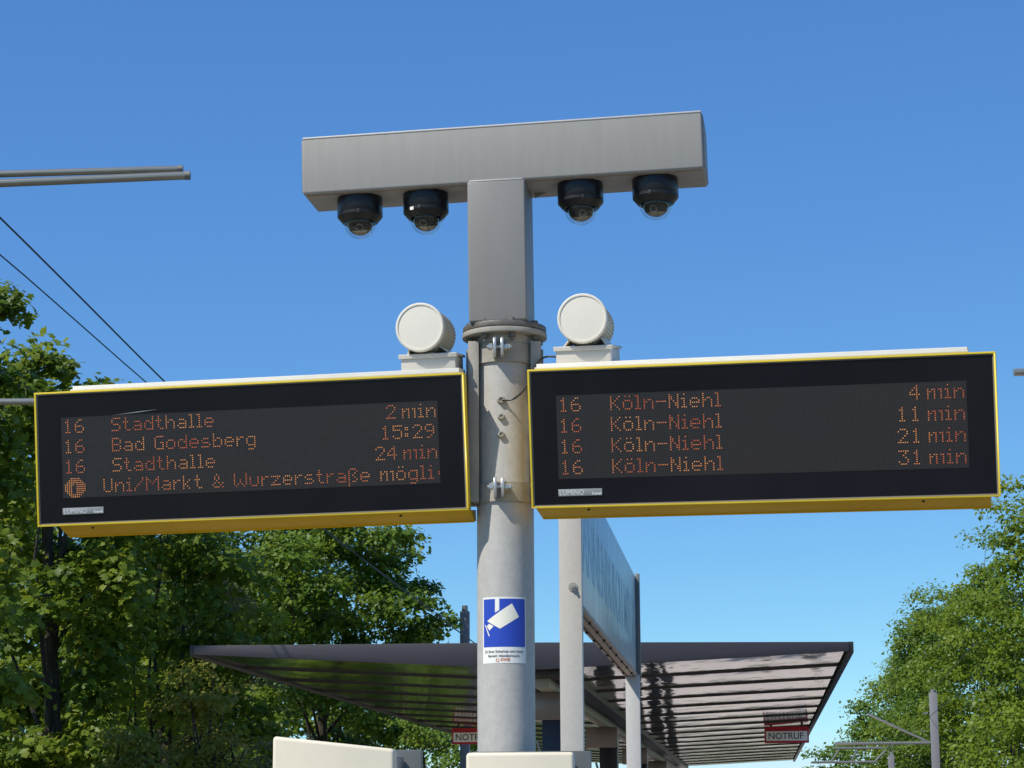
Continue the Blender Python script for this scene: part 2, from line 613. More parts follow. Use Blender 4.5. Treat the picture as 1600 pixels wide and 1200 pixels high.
# beam: front face fitted to the photograph
bc_front = at(781.5, 239, PY - 0.135)
BL, BH, BD = 1.612, 0.2335, 0.28
beam_off = bc_front - Vector((PX, PY, 0))
MBEAM = Matrix.Translation(beam_off) @ rot(BYAW, 0, rad(-1.3))
MB().box((0, BD / 2, 0), (BL, BD, BH)).build('cross_beam', 'beam_paint', pole_thing, bevel=0.010, seg=4, M=MBEAM)
MB().box((0, 0.0045, BH / 2 - 0.002), (BL - 0.004, 0.013, 0.010)).build('top_lip', 'galvanised', pole_thing, bevel=0.004, seg=3, M=MBEAM)
# rust and dirt line where the folded sheet meets the base plate
MB().box((0, 0.028, -BH / 2 - 0.0015), (BL - 0.03, 0.014, 0.003)).build('sealing_bead', 'sign_under', pole_thing, M=MBEAM)
for s in (-1, 1):
    MB().box((s * (BL / 2 + 0.0015), BD / 2, 0), (0.003, BD - 0.02, BH - 0.02)).build('end_cap', 'beam_paint', pole_thing, bevel=0.001, M=MBEAM)
sb = MB().prism([(0, 0), (0.05, 0), (0, -0.02)], 0.2, 0.21)
sb.build('gusset', 'beam_paint', pole_thing, M=MBEAM @ Matrix.Translation((0.11, 0, -BH / 2)))

# ---- dome cameras under the beam
GC = 'dome cameras under the cross beam'
BEAMW = Matrix.Translation((PX, PY, 0)) @ MBEAM


def dome_camera(label, M, sticker=False, turn=0.0):
    t = thing('dome_camera', label, 'security camera', M, GC)
    MB().lathe([(0.091, 0.0), (0.092, -0.012), (0.092, -0.062), (0.090, -0.066)], 48).build('housing', 'camera_black', t)
    MB().lathe([(0.0915, -0.066), (0.0915, -0.078), (0.071, -0.103), (0.067, -0.103), (0.067, -0.085)], 48, caps=False).build(
        'cover_ring', 'camera_ring_black', t)
    Rz = Matrix.Rotation(rad(turn - 90), 4, 'Z')
    key = MB()
    key.box((0.0935, 0, -0.076), (0.006, 0.011, 0.018), M=Rz)
    key.build('screw_recess', 'dark_interior', t, bevel=0.001)
    MB().sphere((0, 0, 0), 0.0665, 40, 18, Matrix.Translation((0, 0, -0.100)), z0=-1.0, z1=0.08).build('clear_dome', 'clear_dome', t)
    ball = MB().sphere((0, 0, 0), 0.0545, 28, 16, Matrix.Translation((0, 0.0, -0.097)))
    ball.build('camera_ball', 'camera_ball', t)
    L = Matrix.Translation((0, 0.0, -0.097)) @ Matrix.Rotation(rad(turn), 4, 'Z') @ Matrix.Rotation(rad(38), 4, 'X')
    # lens looks down and forward (-y)
    ln = MB().lathe([(0.015, 0.046), (0.015, 0.0575), (0.0125, 0.0575), (0.011, 0.054)], 24, L @ Matrix.Rotation(rad(90), 4, 'X'), caps=False)
    ln.build('lens_barrel', 'ball_reflection', t)
    gl = MB().lathe([(0.0118, 0.0542), (0.0001, 0.0555)], 24, L @ Matrix.Rotation(rad(90), 4, 'X'), caps=False)
    gl.build('lens', 'camera_lens', t)
    MB().sphere((0, 0, 0), 0.0556, 28, 8, Matrix.Translation((0, 0.0, -0.0973)) @ Matrix.Rotation(rad(20), 4, 'X'), z0=-1.0, z1=-0.38).build('ball_reflection', 'ball_reflection', t)  # beige cap painted as the ground mirrored in the ball
    if sticker:
        fn = lambda x, y: (0.0925 * math.sin(x / 0.0925), -0.0925 * math.cos(x / 0.0925), -0.076 + y)
        flat('label_sticker', [(-0.055, -0.007), (-0.046, -0.007), (-0.037, -0.007), (-0.055, 0.006), (-0.046, 0.006), (-0.037, 0.006)],
             [(0, 1, 4, 3), (1, 2, 5, 4)], 'sticker_cream', t, fn)
    return t


for px, lab, st, tn in ((550.5, 'dome camera at the far left end under the grey beam', False, 8),
                        (658, 'dome camera with a small pale sticker, left of the column', True, -6),
                        (907, 'dome camera nearest the column on its right side', False, 12),
                        (1026, 'dome camera at the far right end under the grey beam', False, -10)):
    lx = (px + 4 - 783.5) / FOC * (PY) / math.cos(BYAW) * 1.003
    dome_camera(lab, BEAMW @ Matrix.Translation((lx - 0.018, 0.118, -BH / 2)), st, tn)

# ------------------------------------------------------------------ clamps, brackets, cable bosses on the pole


def clamp(zc, h, gap_px):
    b = MB()
    b.lathe([(R_P + 0.0015, zc - h / 2), (R_P + 0.010, zc - h / 2), (R_P + 0.010, zc + h / 2), (R_P + 0.0015, zc + h / 2)], 48, None,
            rad(180), rad(360), caps=False)
    b.build('clamp_band', 'clamp_steel', pole_thing)
    for s in (-1, 1):
        e = MB()
        pr = [(-0.002, -0.04), (-0.045, -0.032), (-0.05, 0.0), (-0.05, 0.026), (-0.038, 0.042), (-0.002, 0.042)]
        # ear: plate in the y-z plane
        n = len(pr)
        vs = [(-0.006, p[0], p[1]) for p in pr] + [(0.006, p[0], p[1]) for p in pr]
        fs = [tuple(range(n)), tuple(range(2 * n - 1, n - 1, -1))] + [(i, i + n, (i + 1) % n + n, (i + 1) % n) for i in range(n)]
        e.add(vs, fs, Matrix.Translation((-0.024 + s * 0.0145, -R_P - 0.004, zc + 0.010)))
        e.build('clamp_ear', 'bright_bolt', pole_thing, bevel=0.002)
    c = Vector((-0.024, -R_P - 0.034, zc + 0.014))
    X = Matrix.Translation(c) @ Matrix.Rotation(rad(90), 4, 'Y')
    b = MB()
    b.lathe([(0.006, -0.045), (0.006, 0.052)], 10, X)
    b.lathe([(0.014, 0.023), (0.014, 0.034)], 6, X)
    b.lathe([(0.011, 0.036), (0.011, 0.046)], 6, X)
    b.lathe([(0.014, -0.038), (0.014, -0.024)], 6, X)
    b.build('clamp_bolt', 'bright_bolt', pole_thing)


Z_C1 = at(785, 550, PY - R_P).z
Z_C2 = at(789, 768, PY - R_P).z
clamp(Z_C1, 0.075, 0)
clamp(Z_C2, 0.075, 0)
for s in (-1, 1):
    b = MB()
    b.box((s * 0.1225, -0.018, (Z_C1 + Z_C2) / 2 + 0.006), (0.042, 0.15, Z_C1 - Z_C2 + 0.085))
    b.box((s * 0.148, 0.055, (Z_C1 + Z_C2) / 2 + 0.006), (0.010, 0.14, Z_C1 - Z_C2 + 0.05))
    b.build('bracket_channel', 'clamp_steel', pole_thing, bevel=0.003)
for py, rr, nm in ((625, 0.014, 'cable_boss'), (651, 0.012, 'boss_plug'), (679, 0.012, 'boss_plug')):
    p = at(783, py, PY - R_P)
    dx = p.x - PX
    T = Matrix.Translation((dx, -math.sqrt(R_P ** 2 - dx * dx) + 0.002, p.z)) @ Matrix.Rotation(rad(90), 4, 'X')
    b = MB().lathe([(rr + 0.003, 0), (rr + 0.002, 0.004), (rr, 0.016), (rr * 0.62, 0.017), (rr * 0.55, 0.013), (0.0001, 0.013)], 20, T)
    b.build(nm, 'clamp_steel', pole_thing)
# faint rust run below the right-hand bracket is in the pole's own material

# ---- sticker on the pole: blue camera pictogram
SZ0, SZ1 = at(787, 1036, PY - R_P).z, at(787, 932.5, PY - R_P).z
SW = 0.185
sh = SZ1 - SZ0
stk = thing('surveillance_sticker', 'blue and white video surveillance sticker wrapped on the pole', 'sticker',
            Matrix.Translation((PX, PY, SZ0)))
A0 = math.asin((at(787, 985, PY - R_P).x - PX) / R_P)


def on_pole(off):
    r = R_P + off
    return lambda x, y: (r * math.sin(A0 + x / r), -r * math.cos(A0 + x / r), y)


def rect_sheet(x0, x1, y0, y1, n=16):
    vs = [(x0 + (x1 - x0) * i / n, y) for y in (y0, y1) for i in range(n + 1)]
    fs = [(i, i + 1, i + n + 2, i + n + 1) for i in range(n)]
    return vs, fs


def poly_sheet(poly, slices=12):
    """cut a convex polygon into vertical slivers so that it can follow the curve"""
    xs = [p[0] for p in poly]
    x0, x1 = min(xs), max(xs)

    def span(x):
        ys = []
        for i in range(len(poly)):
            a, b = poly[i], poly[(i + 1) % len(poly)]
            if (a[0] - x) * (b[0] - x) <= 0 and a[0] != b[0]:
                ys.append(a[1] + (b[1] - a[1]) * (x - a[0]) / (b[0] - a[0]))
        return (min(ys), max(ys)) if ys else (0, 0)
    vs, fs = [], []
    cuts = sorted(set([x0 + (x1 - x0) * i / slices for i in range(slices + 1)] + xs))
    for i, x in enumerate(cuts):
        xx = min(max(x, x0 + 1e-6), x1 - 1e-6)
        lo, hi = span(xx)
        vs += [(x, lo), (x, hi)]
        if i:
            fs.append((2 * i - 2, 2 * i, 2 * i + 1, 2 * i - 1))
    return vs, fs


flat('sticker_sheet', *rect_sheet(-SW / 2, SW / 2, 0, sh), 'sticker_white', stk, on_pole(0.0008))
by0, by1 = sh * 0.245, sh * 0.972
flat('blue_field', *rect_sheet(-SW / 2 + 0.005, SW / 2 - 0.004, by0, by1), 'sticker_blue', stk, on_pole(0.0012))
sx = lambda c: (c - 492) / 300.0 * SW / 2            # from the zoomed crop of the sticker
sy = lambda c: sh * (1 - (c - 180) / 930.0)
flat('camera_print', *poly_sheet([(sx(382), sy(400)), (sx(438), sy(365)), (sx(438), sy(188)), (sx(382), sy(188))]), 'sticker_white', stk, on_pole(0.0015))
flat('camera_print', *poly_sheet([(sx(268), sy(515)), (sx(597), sy(272)), (sx(690), sy(462)), (sx(447), sy(628))]), 'sticker_cream', stk, on_pole(0.0018))
flat('camera_print', *poly_sheet([(sx(262), sy(585)), (sx(298), sy(552)), (sx(362), sy(590)), (sx(302), sy(650))]), 'sticker_cream', stk, on_pole(0.0018))
flat('camera_print', [(sx(230), sy(568)), (sx(244), sy(566)), (sx(306), sy(726)), (sx(292), sy(730))], [(0, 1, 2, 3)], 'sticker_cream', stk, on_pole(0.0018))
for body, yy, s_ in (('Zu Ihrer Sicherheit wird dieser', sh * 0.158, 0.0138), ('Bereich videoüberwacht.', sh * 0.093, 0.0138)):
    vs, fs = text_geo(body, s_, 1.0, 0.93, 'CENTER', 0.0003)
    flat('lettering', [(x, y + yy) for x, y in vs], fs, 'sticker_ink', stk, on_pole(0.0015))
vs, fs = text_geo('SWB', 0.015, 1.0, 1.15, 'LEFT', 0.0005)
flat('lettering', [(x - 0.012, y + sh * 0.032) for x, y in vs], fs, 'sticker_orange', stk, on_pole(0.0015))
ring_v = [(-0.024 + r * math.cos(a), sh * 0.045 + r * math.sin(a)) for r in (0.0045, 0.0075) for a in [2 * math.pi * k / 20 for k in range(20)]]
flat('emblem', ring_v, [(k, (k + 1) % 20, (k + 1) % 20 + 20, k + 20) for k in range(20) if k not in (3, 4)], 'sticker_orange', stk, on_pole(0.0015))

# ------------------------------------------------------------------ departure boards
FONT = {
    '1': ["..#..", ".##..", "..#..", "..#..", "..#..", "..#..", ".###."],
    '2': [".###.", "#...#", "....#", "...#.", "..#..", ".#...", "#####"],
    '3': ["#####", "...#.", "..#..", "...#.", "....#", "#...#", ".###."],
    '4': ["...#.", "..##.", ".#.#.", "#..#.", "#####", "...#.", "...#."],
    '5': ["#####", "#....", "####.", "....#", "....#", "#...#", ".###."],
    '6': ["..##.", ".#...", "#....", "####.", "#...#", "#...#", ".###."],
    '9': [".###.", "#...#", "#...#", ".####", "....#", "...#.", ".##.."],
    ':': ["..", "##", "##", "..", "##", "##", ".."],
    'S': [".####", "#....", "#....", ".###.", "....#", "....#", "####."],
    't': [".#..", ".#..", "###.", ".#..", ".#..", ".#..", "..##"],
    'a': [".....", ".....", ".###.", "....#", ".####", "#...#", ".####"],
    'd': ["....#", "....#", ".##.#", "#..##", "#...#", "#...#", ".####"],
    'h': ["#....", "#....", "#.##.", "##..#", "#...#", "#...#", "#...#"],
    'l': ["##.", ".#.", ".#.", ".#.", ".#.", ".#.", "###"],
    'e': [".....", ".....", ".###.", "#...#", "#####", "#....", ".###."],
    'B': ["####.", "#...#", "#...#", "####.", "#...#", "#...#", "####."],
    'G': [".####", "#....", "#....", "#..##", "#...#", "#...#", ".####"],
    'o': [".....", ".....", ".###.", "#...#", "#...#", "#...#", ".###."],
    'ö': [".#.#.", ".....", ".###.", "#...#", "#...#", "#...#", ".###."],
    's': [".....", ".....", ".###.", "#....", ".###.", "....#", "####."],
    'b': ["#....", "#....", "#.##.", "##..#", "#...#", "#...#", "####."],
    'r': ["....", "....", "#.##", "##..", "#...", "#...", "#..."],
    'g': [".....", ".....", ".####", "#...#", "#...#", "#...#", ".####", "....#", ".###."],
    'U': ["#...#", "#...#", "#...#", "#...#", "#...#", "#...#", ".###."],
    'n': [".....", ".....", "#.##.", "##..#", "#...#", "#...#", "#...#"],
    'i': [".#.", "...", "##.", ".#.", ".#.", ".#.", "###"],
    '/': ["....#", "....#", "...#.", "..#..", ".#...", "#....", "#...."],
    'M': ["#.....#", "##...##", "#.#.#.#", "#..#..#", "#.....#", "#.....#", "#.....#"],
    'k': ["#....", "#....", "#..#.", "#.#..", "##...", "#.#..", "#..#."],
    '&': ["..#...", ".#.#..", ".#.#..", "..#...", ".#.#.#", "#...#.", ".###.#"],
    'W': ["#.....#", "#.....#", "#.....#", "#..#..#", "#..#..#", "#.#.#.#", ".#...#."],
    'u': [".....", ".....", "#...#", "#...#", "#...#", "#...#", ".###."],
    'z': [".....", ".....", "#####", "...#.", "..#..", ".#...", "#####"],
    'ß': [".###.", "#...#", "#..#.", "#.#..", "#..#.", "#...#", "#.##.", "#....", "#...."],
    'm': [".......", ".......", "#.##.##", "##.##.#"[:3] + "#..#", "#..#..#", "#..#..#", "#..#..#"],
    'K': ["#...#", "#..#.", "#.#..", "##...", "#.#..", "#..#.", "#...#"],
    '-': [".....", ".....", ".....", "#####", ".....", ".....", "....."],
    'N': ["#...#", "##..#", "##..#", "#.#.#", "#..##", "#..##", "#...#"],
}
FONT['m'][3] = "##.#..#"


def led_text(s, col, row):
    pts = []
    for ch in s:
        if ch == ' ':
            col += 4
            continue
        gl = FONT[ch]
        for j, r in enumerate(gl):
            for i, c in enumerate(r):
                if c == '#':
                    pts.append((col + i, row + j))
        col += len(gl[0]) + 1
    return [p for p in pts if 0 <= p[0] < 192 and 0 <= p[1] < 40]


def led_disc(row):
    pts = []
    for j in range(10):
        for i in range(11):
            dx, dy = (i - 5) / 5.4, (j - 4.5) / 5.0
            if dx * dx + dy * dy < 1.0:
                hole = (3 <= j <= 7 and 4 <= i <= 5 and not (j == 3 and i == 4)) or (j in (3,) and i == 4 and False)
                if not hole:
                    pts.append((1 + i, row + j))
    return pts


def led_objects(lines, W, H, parent):
    """each message is one part: its lit pixels"""
    mw, mh = 0.877 * W, 0.600 * H
    px, pz = mw / 192, mh / 40
    rnd = random.Random(len(lines) * 7)
    for pts in lines:
        vs, fs, ti = [], [], []
        ph = rnd.random() * 6
        for c, r in pts:
            x = -mw / 2 + (c + 0.5) * px
            z = 0.305 * H - (r + 0.5) * pz
            o = len(vs)
            for k in range(6):
                a = k * math.pi / 3
                vs.append((x + 0.28 * px * math.cos(a), z + 0.28 * pz * math.sin(a)))
            fs.append(tuple(range(o, o + 6)))
            ti.append(min(1, max(0, 0.5 + 0.35 * math.sin(c * 0.13 + ph) + rnd.uniform(-0.25, 0.25))))
        ob = flat('lit_text', vs, fs, 'led_lit', parent, lambda x, y: (x, 0.0035, y), ti)
        ob['kind'] = 'stuff'


def departure_board(label, M, W, H, lines, cover, inset):
    t = thing('departure_board', label, 'departure board', M, 'departure boards on the pole')
    D = 0.17
    # shell: hollow yellow tray, opening in front
    rim = 0.0065
    fr = MB()
    d1 = 0.062
    fr.box((0, d1 / 2, H / 2 - rim / 2), (W, d1, rim)).box((0, d1 / 2, -H / 2 + rim / 2), (W, d1, rim))
    fr.box((-W / 2 + rim / 2, d1 / 2, 0), (rim, d1, H - 2 * rim)).box((W / 2 - rim / 2, d1 / 2, 0), (rim, d1, H - 2 * rim))
    fr.build('rim', 'yellow_paint', t, bevel=0.001)
    MB().box((0, 0.045 + (D - 0.045) / 2, 0.0), (W - 0.06, D - 0.045, H - 0.022)).build('cabinet', 'amber_paint', t, bevel=0.003)
    # gasket and front pane
    gk = MB()
    g0, g1 = rim, rim + 0.005
    gk.box((0, 0.012, H / 2 - (g0 + g1) / 2), (W - 2 * g0, 0.012, g1 - g0)).box((0, 0.012, -H / 2 + (g0 + g1) / 2), (W - 2 * g0, 0.012, g1 - g0))
    gk.box((-W / 2 + (g0 + g1) / 2, 0.012, 0), (g1 - g0, 0.012, H - 2 * g1)).box((W / 2 - (g0 + g1) / 2, 0.012, 0), (g1 - g0, 0.012, H - 2 * g1))
    gk.build('gasket', 'gasket_grey', t)
    MB().box((0, 0.014, 0), (W - 2 * g1, 0.016, H - 2 * g1)).build('front_pane', 'front_glass', t)
    # pixel board
    mw = 0.877 * W
    z1, z0 = 0.305 * H, -0.295 * H
    me = bpy.data.meshes.new('pixel_matrix')
    me.from_pydata([(-mw / 2, 0.0045, z0), (mw / 2, 0.0045, z0), (mw / 2, 0.0045, z1), (-mw / 2, 0.0045, z1)], [], [(0, 1, 2, 3)])
    ul = me.uv_layers.new(name='UVMap')
    for i, c in enumerate(((0, 0), (1, 0), (1, 1), (0, 1))):
        ul.data[i].uv = c
    me.materials.append(MATS['led_board'])
    o = bpy.data.objects.new('pixel_matrix', me)
    COL.objects.link(o)
    o.parent = t
    led_objects(lines, W, H, t)
    # maker's plate
    bx0, bx1, bz = -W / 2 + 0.060 * W, -W / 2 + 0.157 * W, -H / 2 + 0.107 * H
    bd = MB().box(((bx0 + bx1) / 2, 0.0035, bz), (bx1 - bx0, 0.004, 0.0265)).build('maker_plate', 'badge_grey', t, bevel=0.0012)
    vs, fs = text_geo('LUMINO', 0.029, 1.02, 0.86, 'LEFT', -0.0002)
    flat('lettering', [(x + bx0 + 0.004, y + bz - 0.0095) for x, y in vs], fs, 'badge_white', bd, lambda x, y: (x, 0.001, y))
    vs, fs = text_geo('Kramell', 0.0145, 1.0, 0.8, 'RIGHT', 0.0005)
    flat('lettering', [(x + bx1 - 0.003, y + bz - 0.0095) for x, y in vs], fs, 'badge_white', bd, lambda x, y: (x, 0.001, y))
    # lower housing, set back under the cabinet
    hz = 0.045
    xa, xb = -W / 2 + inset[0], W / 2 - inset[1]
    pr = [(0.028, -H / 2), (0.185, -H / 2), (0.185, -H / 2 - hz), (0.15, -H / 2 - hz)]
    hs = MB().add([(x, p[0], p[1]) for x in (xa, xb) for p in pr], [(0, 1, 2, 3), (7, 6, 5, 4), (0, 4, 5, 1), (1, 5, 6, 2), (2, 6, 7, 3), (3, 7, 4, 0)])
    lh = hs.build('lower_housing', 'amber_paint', t, bevel=0.003)
    lp = MB().box(((xa + xb) / 2, 0.152, -H / 2 - hz - 0.001), (xb - xa - 0.004, 0.008, 0.005)).build('drip_edge', 'amber_paint', lh)
    for fx in (-0.38, 0.34):
        X = Matrix.Translation((fx * W, 0.054, -H / 2 - 0.010)) @ Matrix.Rotation(rad(20), 4, 'X')
        MB().lathe([(0.0055, -0.004), (0.0055, 0.004)], 8, X).build('screw', 'dark_interior', t)
    # pale sheet cover along the top
    c0, c1 = cover
    MB().box(((c0 + c1) / 2, 0.10, H / 2 + 0.0105), (c1 - c0, 0.15, 0.021)).build('top_cover', 'cream_paint', t, bevel=0.003)
    MB().box(((c0 + c1) / 2, 0.032, H / 2 + 0.004), (c1 - c0 + 0.006, 0.05, 0.007)).build('cover_flange', 'cream_paint', t, bevel=0.001)
    return t


L16 = lambda r: led_text('16', 1, r)
left_lines = [L16(1) + led_text('Stadthalle', 26, 1), L16(11) + led_text('Bad Godesberg', 26, 11), L16(21) + led_text('Stadthalle', 26, 21),
              led_text('2', 166, 1) + led_text('min', 174, 1), led_text('15:29', 163, 11)[:0] + led_text('15', 163, 11) + led_text(':', 175, 11) + led_text('29', 179, 11),
              led_text('24', 160, 21) + led_text('min', 174, 21),
              led_disc(30), led_text('Uni/Markt & Wurzerstraße mögli', 21, 31) + [(191, 34), (191, 35)]]
right_lines = []
for k, mnt in enumerate(('4', '11', '21', '31')):
    r = 1 + 10 * k
    right_lines.append(L16(r) + led_text('Köln-Niehl', 26, r))
    right_lines.append(led_text(mnt, 166 - 6 * (len(mnt) - 1), r) + led_text('min', 174, r))

W1, H1 = 1.7288, 0.5319
W2, H2 = 1.7545, 0.5316
ML = Matrix.Translation((-1.0343, 8.80, 3.0504)) @ rot(rad(-8.16), rad(8.08), rad(-0.8))
kR = 8.40 / 8.50
MR = Matrix.Translation((0.9312 * kR, 8.40, EYE + (3.0636 - EYE) * kR)) @ rot(rad(-13.24), rad(9.82), rad(0.67))
board_l = departure_board('yellow-rimmed departure board left of the pole, listing Stadthalle and Bad Godesberg', ML, W1, H1, left_lines, (-W1 / 2 + 0.15, W1 / 2 - 0.02), (0.075, 0.0))
board_r = departure_board('yellow-rimmed departure board right of the pole, with four lines to Köln-Niehl', MR, W2, H2, right_lines, (-W2 / 2 + 0.03, W2 / 2 - 0.10), (0.008, 0.037))
# scratch on the left pane
MB().add([(-0.55, 0.0045, 0.163), (-0.44, 0.0045, 0.170), (-0.36, 0.0045, 0.1785), (-0.44, 0.0045, 0.1735)], [(0, 1, 2, 3)]).build('scratch', 'badge_grey', board_l, smooth=False)

# ---- loudspeakers, each on its own box on top of a board


def speaker(label, Mb, xoff, H, face_px, face_py, Yf, yaw, tilt, box_shift=0.0):
    """Mb: board matrix; the box sits on the board's top"""
    base = Mb @ Matrix.Translation((xoff, 0.085, H / 2 + 0.022))
    t = thing('loudspeaker', label, 'loudspeaker', base, 'loudspeakers on the departure boards')
    MB().box((0, 0.09, 0.027), (0.215, 0.19, 0.053)).build('mount_box', 'mount_box_paint', t, bevel=0.003)
    lid = MB()
    lid.box((0, 0.09, 0.0585), (0.232, 0.205, 0.010))
    lid.box((0, -0.010, 0.052), (0.232, 0.004, 0.012))
    lid.build('box_lid', 'mount_box_paint', t, bevel=0.002)
    inv = base.inverted()
    C = at(face_px, face_py, Yf)
    S = inv @ (Matrix.Translation(C) @ rot(yaw, tilt, 0) @ Matrix.Rotation(rad(-90), 4, 'X'))   # z axis = away from the viewer
    r = 0.0925
    MB().lathe([(r - 0.004, 0.012), (r + 0.000, 0.018), (r + 0.000, 0.235), (r - 0.012, 0.25), (0.0001, 0.25)], 56, S).build('body', 'speaker_body', t)
    MB().lathe([(r - 0.006, 0.004), (r - 0.005, 0.0), (r + 0.001, 0.0), (r + 0.0045, 0.004), (r + 0.0045, 0.018), (r - 0.002, 0.020)], 64, S, caps=False).build('front_ring', 'speaker_white', t)
    MB().lathe([(r - 0.005, 0.003), (0.05, 0.0015), (0.0001, 0.001)], 64, S, caps=False).build('grille', 'speaker_grille', t)
    # ribs running along the barrel
    rb = MB()
    for k in range(44):
        a = 2 * math.pi * k / 44
        rb.box(((r + 0.001) * math.cos(a), (r + 0.001) * math.sin(a), 0.13), (0.003, 0.0045, 0.2), M=S, R=Matrix.Rotation(a, 3, 'Z'))
    rib = rb.build('barrel_ribs', 'speaker_body', t)
    rib['kind'] = 'stuff'
    cl = inv @ C
    for s in (-1, 1):
        zt = cl.z - 0.066
        b = MB()
        p0, p1 = (s * 0.088 , 0.03, 0.062), (cl.x + s * 0.058, 0.03, zt)
        b.add([(p0[0], 0.03, p0[2]), (p0[0], 0.16, p0[2]), (p1[0], 0.16, p1[2]), (p1[0], 0.03, p1[2]),
               (p0[0] - s * 0.007, 0.03, p0[2]), (p0[0] - s * 0.007, 0.16, p0[2]), (p1[0] - s * 0.007, 0.16, p1[2]), (p1[0] - s * 0.007, 0.03, p1[2])],
              [(0, 1, 2, 3), (7, 6, 5, 4), (0, 4, 5, 1), (1, 5, 6, 2), (2, 6, 7, 3), (3, 7, 4, 0)])
        b.build('cradle_arm', 'speaker_white', t, bevel=0.001)
    MB().box((0.006, 0.02, 0.066), (0.03, 0.02, 0.008)).build('clip', 'sign_under', t)
    return t


speaker('cream cylindrical loudspeaker on top of the left departure board', ML, W1 / 2 - 0.151, H1, 655.5, 511, 8.695, rad(-11), rad(2.5))
speaker('cream cylindrical loudspeaker on top of the right departure board', MR, -W2 / 2 + 0.205, H2, 909.5, 497, 8.53, rad(-10), rad(2.5))

# cable from the pole to the right loudspeaker box
cpts = [at(785, 625, 8.735), at(800, 624, 8.715), at(814, 614, 8.725), at(824, 600, 8.74), at(831, 582, 8.75), at(838, 569, 8.75), at(847, 560, 8.74), at(857, 557, 8.71), at(869, 557.5, 8.70)]


def smooth_pts(p, n=6):
    out = []
    for i in range(len(p) - 1):
        a, b, c, d = p[max(0, i - 1)], p[i], p[i + 1], p[min(len(p) - 1, i + 2)]
        for k in range(n):
            s = k / n
            out.append(0.5 * ((2 * b) + (c - a) * s + (2 * a - 5 * b + 4 * c - d) * s * s + (3 * b - a - 3 * c + d) * s ** 3))
    out.append(p[-1])
    return out


cb = MB().tube(smooth_pts(cpts), 0.0042, 8).build('speaker_cable', 'cable_black')
tag(cb, 'thin black cable looping from the pole up to the right loudspeaker', 'cable')

# ------------------------------------------------------------------ station name sign on two posts
SU_, V1, V2 = -0.818, 10.05, 14.95
sgn = thing('station_sign', 'long blue-grey station name board on two galvanised posts behind the pole', 'sign', PLAT @ Matrix.Translation((SU_, 0, 0)))
zt, zb = 3.215, 2.585
MB().box((0, (V1 + V2) / 2, (zt + zb) / 2), (0.075, V2 - V1, zt - zb)).build('board', 'sign_enamel', sgn, bevel=0.002)
MB().box((0.0, (V1 + V2) / 2 + 0.02, zb - 0.012), (0.086, V2 - V1 - 0.02, 0.022)).build('bottom_frame', 'sign_under', sgn, bevel=0.002)
b = MB()
for s in (-1, 1):
    b.box((s * 0.022, (V1 + V2) / 2, zb - 0.026), (0.004, V2 - V1, 0.006))
b.build('frame_groove', 'dark_interior', sgn)
for k in range(9):
    v = V1 + 0.35 + k * 0.52
    for s in (-1, 1):
        MB().lathe([(0.008, 0), (0.008, 0.012)], 6, Matrix.Translation((s * 0.026, v, zb - 0.036))).build('frame_bolt', 'dark_interior', sgn)
vs, fs = text_geo('TANNENBUSCH MITTE', 0.40, 1.0, 1.0, 'LEFT', 0.006)
tw = max(p[0] for p in vs)
k = 4.78 / tw
flat('lettering', vs, fs, 'sign_letter', sgn, lambda x, y: (0.0385, V1 + 0.06 + x * k, 2.76 + y))
post1, post2 = V1 - 0.06, V2 - 0.02
MB().box((0.014, post1, 1.62), (0.100, 0.06, 3.24)).build('post', 'galvanised', sgn, bevel=0.003)
MB().box((0.012, post2 + 0.02, 1.29), (0.092, 0.06, 2.56)).build('post', 'galvanised', sgn, bevel=0.003)
MB().box((0.052, V2 + 0.012, 2.88), (0.028, 0.05, 0.70)).build('edge_profile', 'galvanised_dark', sgn, bevel=0.002)
pb = PLAT.inverted() @ at(893.5, 915, 9.93)
X = Matrix.Translation((pb.x - SU_, post1 - 0.03, pb.z)) @ Matrix.Rotation(rad(90), 4, 'X')
bb = MB().lathe([(0.020, 0), (0.020, 0.004), (0.0115, 0.0045), (0.0115, 0.015), (0.006, 0.0155), (0.006, 0.026)], 14, X)
bb.build('post_bolt', 'bright_bolt', sgn)

# ------------------------------------------------------------------ platform canopy
can = thing('platform_canopy', 'wide grey butterfly canopy with a mirror-like ribbed ceiling over the platform', 'canopy', PLAT)
US, UL, UR = -1.63, -4.31, 0.69
VF, PITCH_R, NR = 17.28, 1.655, 18
VE = VF + PITCH_R * NR
ZT = 2.985
ZS, ZE = 2.775, 2.922
ZE_R, ZT_R = 2.884, 2.946


def zu(u):
    return ZS + ((ZE - ZS) * (US - u) / (US - UL) if u < US else (ZE_R - ZS) * (u - US) / (UR - US))


MB().prism([(UL, ZE - 0.006), (US, ZS - 0.006), (UR, ZE_R - 0.006), (UR, ZT_R), (US, ZT - 0.012), (UL, ZT)], VF - 0.012, VF + 0.02).build('fascia', 'canopy_grey', can, bevel=0.002)
MB().prism([(UL, ZE + 0.03), (US, ZS + 0.05), (UR, ZE_R + 0.03), (UR, ZT_R - 0.004), (US, ZT - 0.016), (UL, ZT - 0.004)], VF + 0.02, VE).build('roof_deck', 'canopy_grey', can)
for s, U, za, zb_ in ((-1, UL, ZT, ZE), (1, UR, ZT_R, ZE_R)):
    MB().box((U + s * 0.012, (VF + VE) / 2, (za + zb_) / 2 - 0.008), (0.045, VE - VF, ZT - ZE + 0.02)).build('edge_trim', 'canopy_dark', can, bevel=0.003)
rr = random.Random(5)


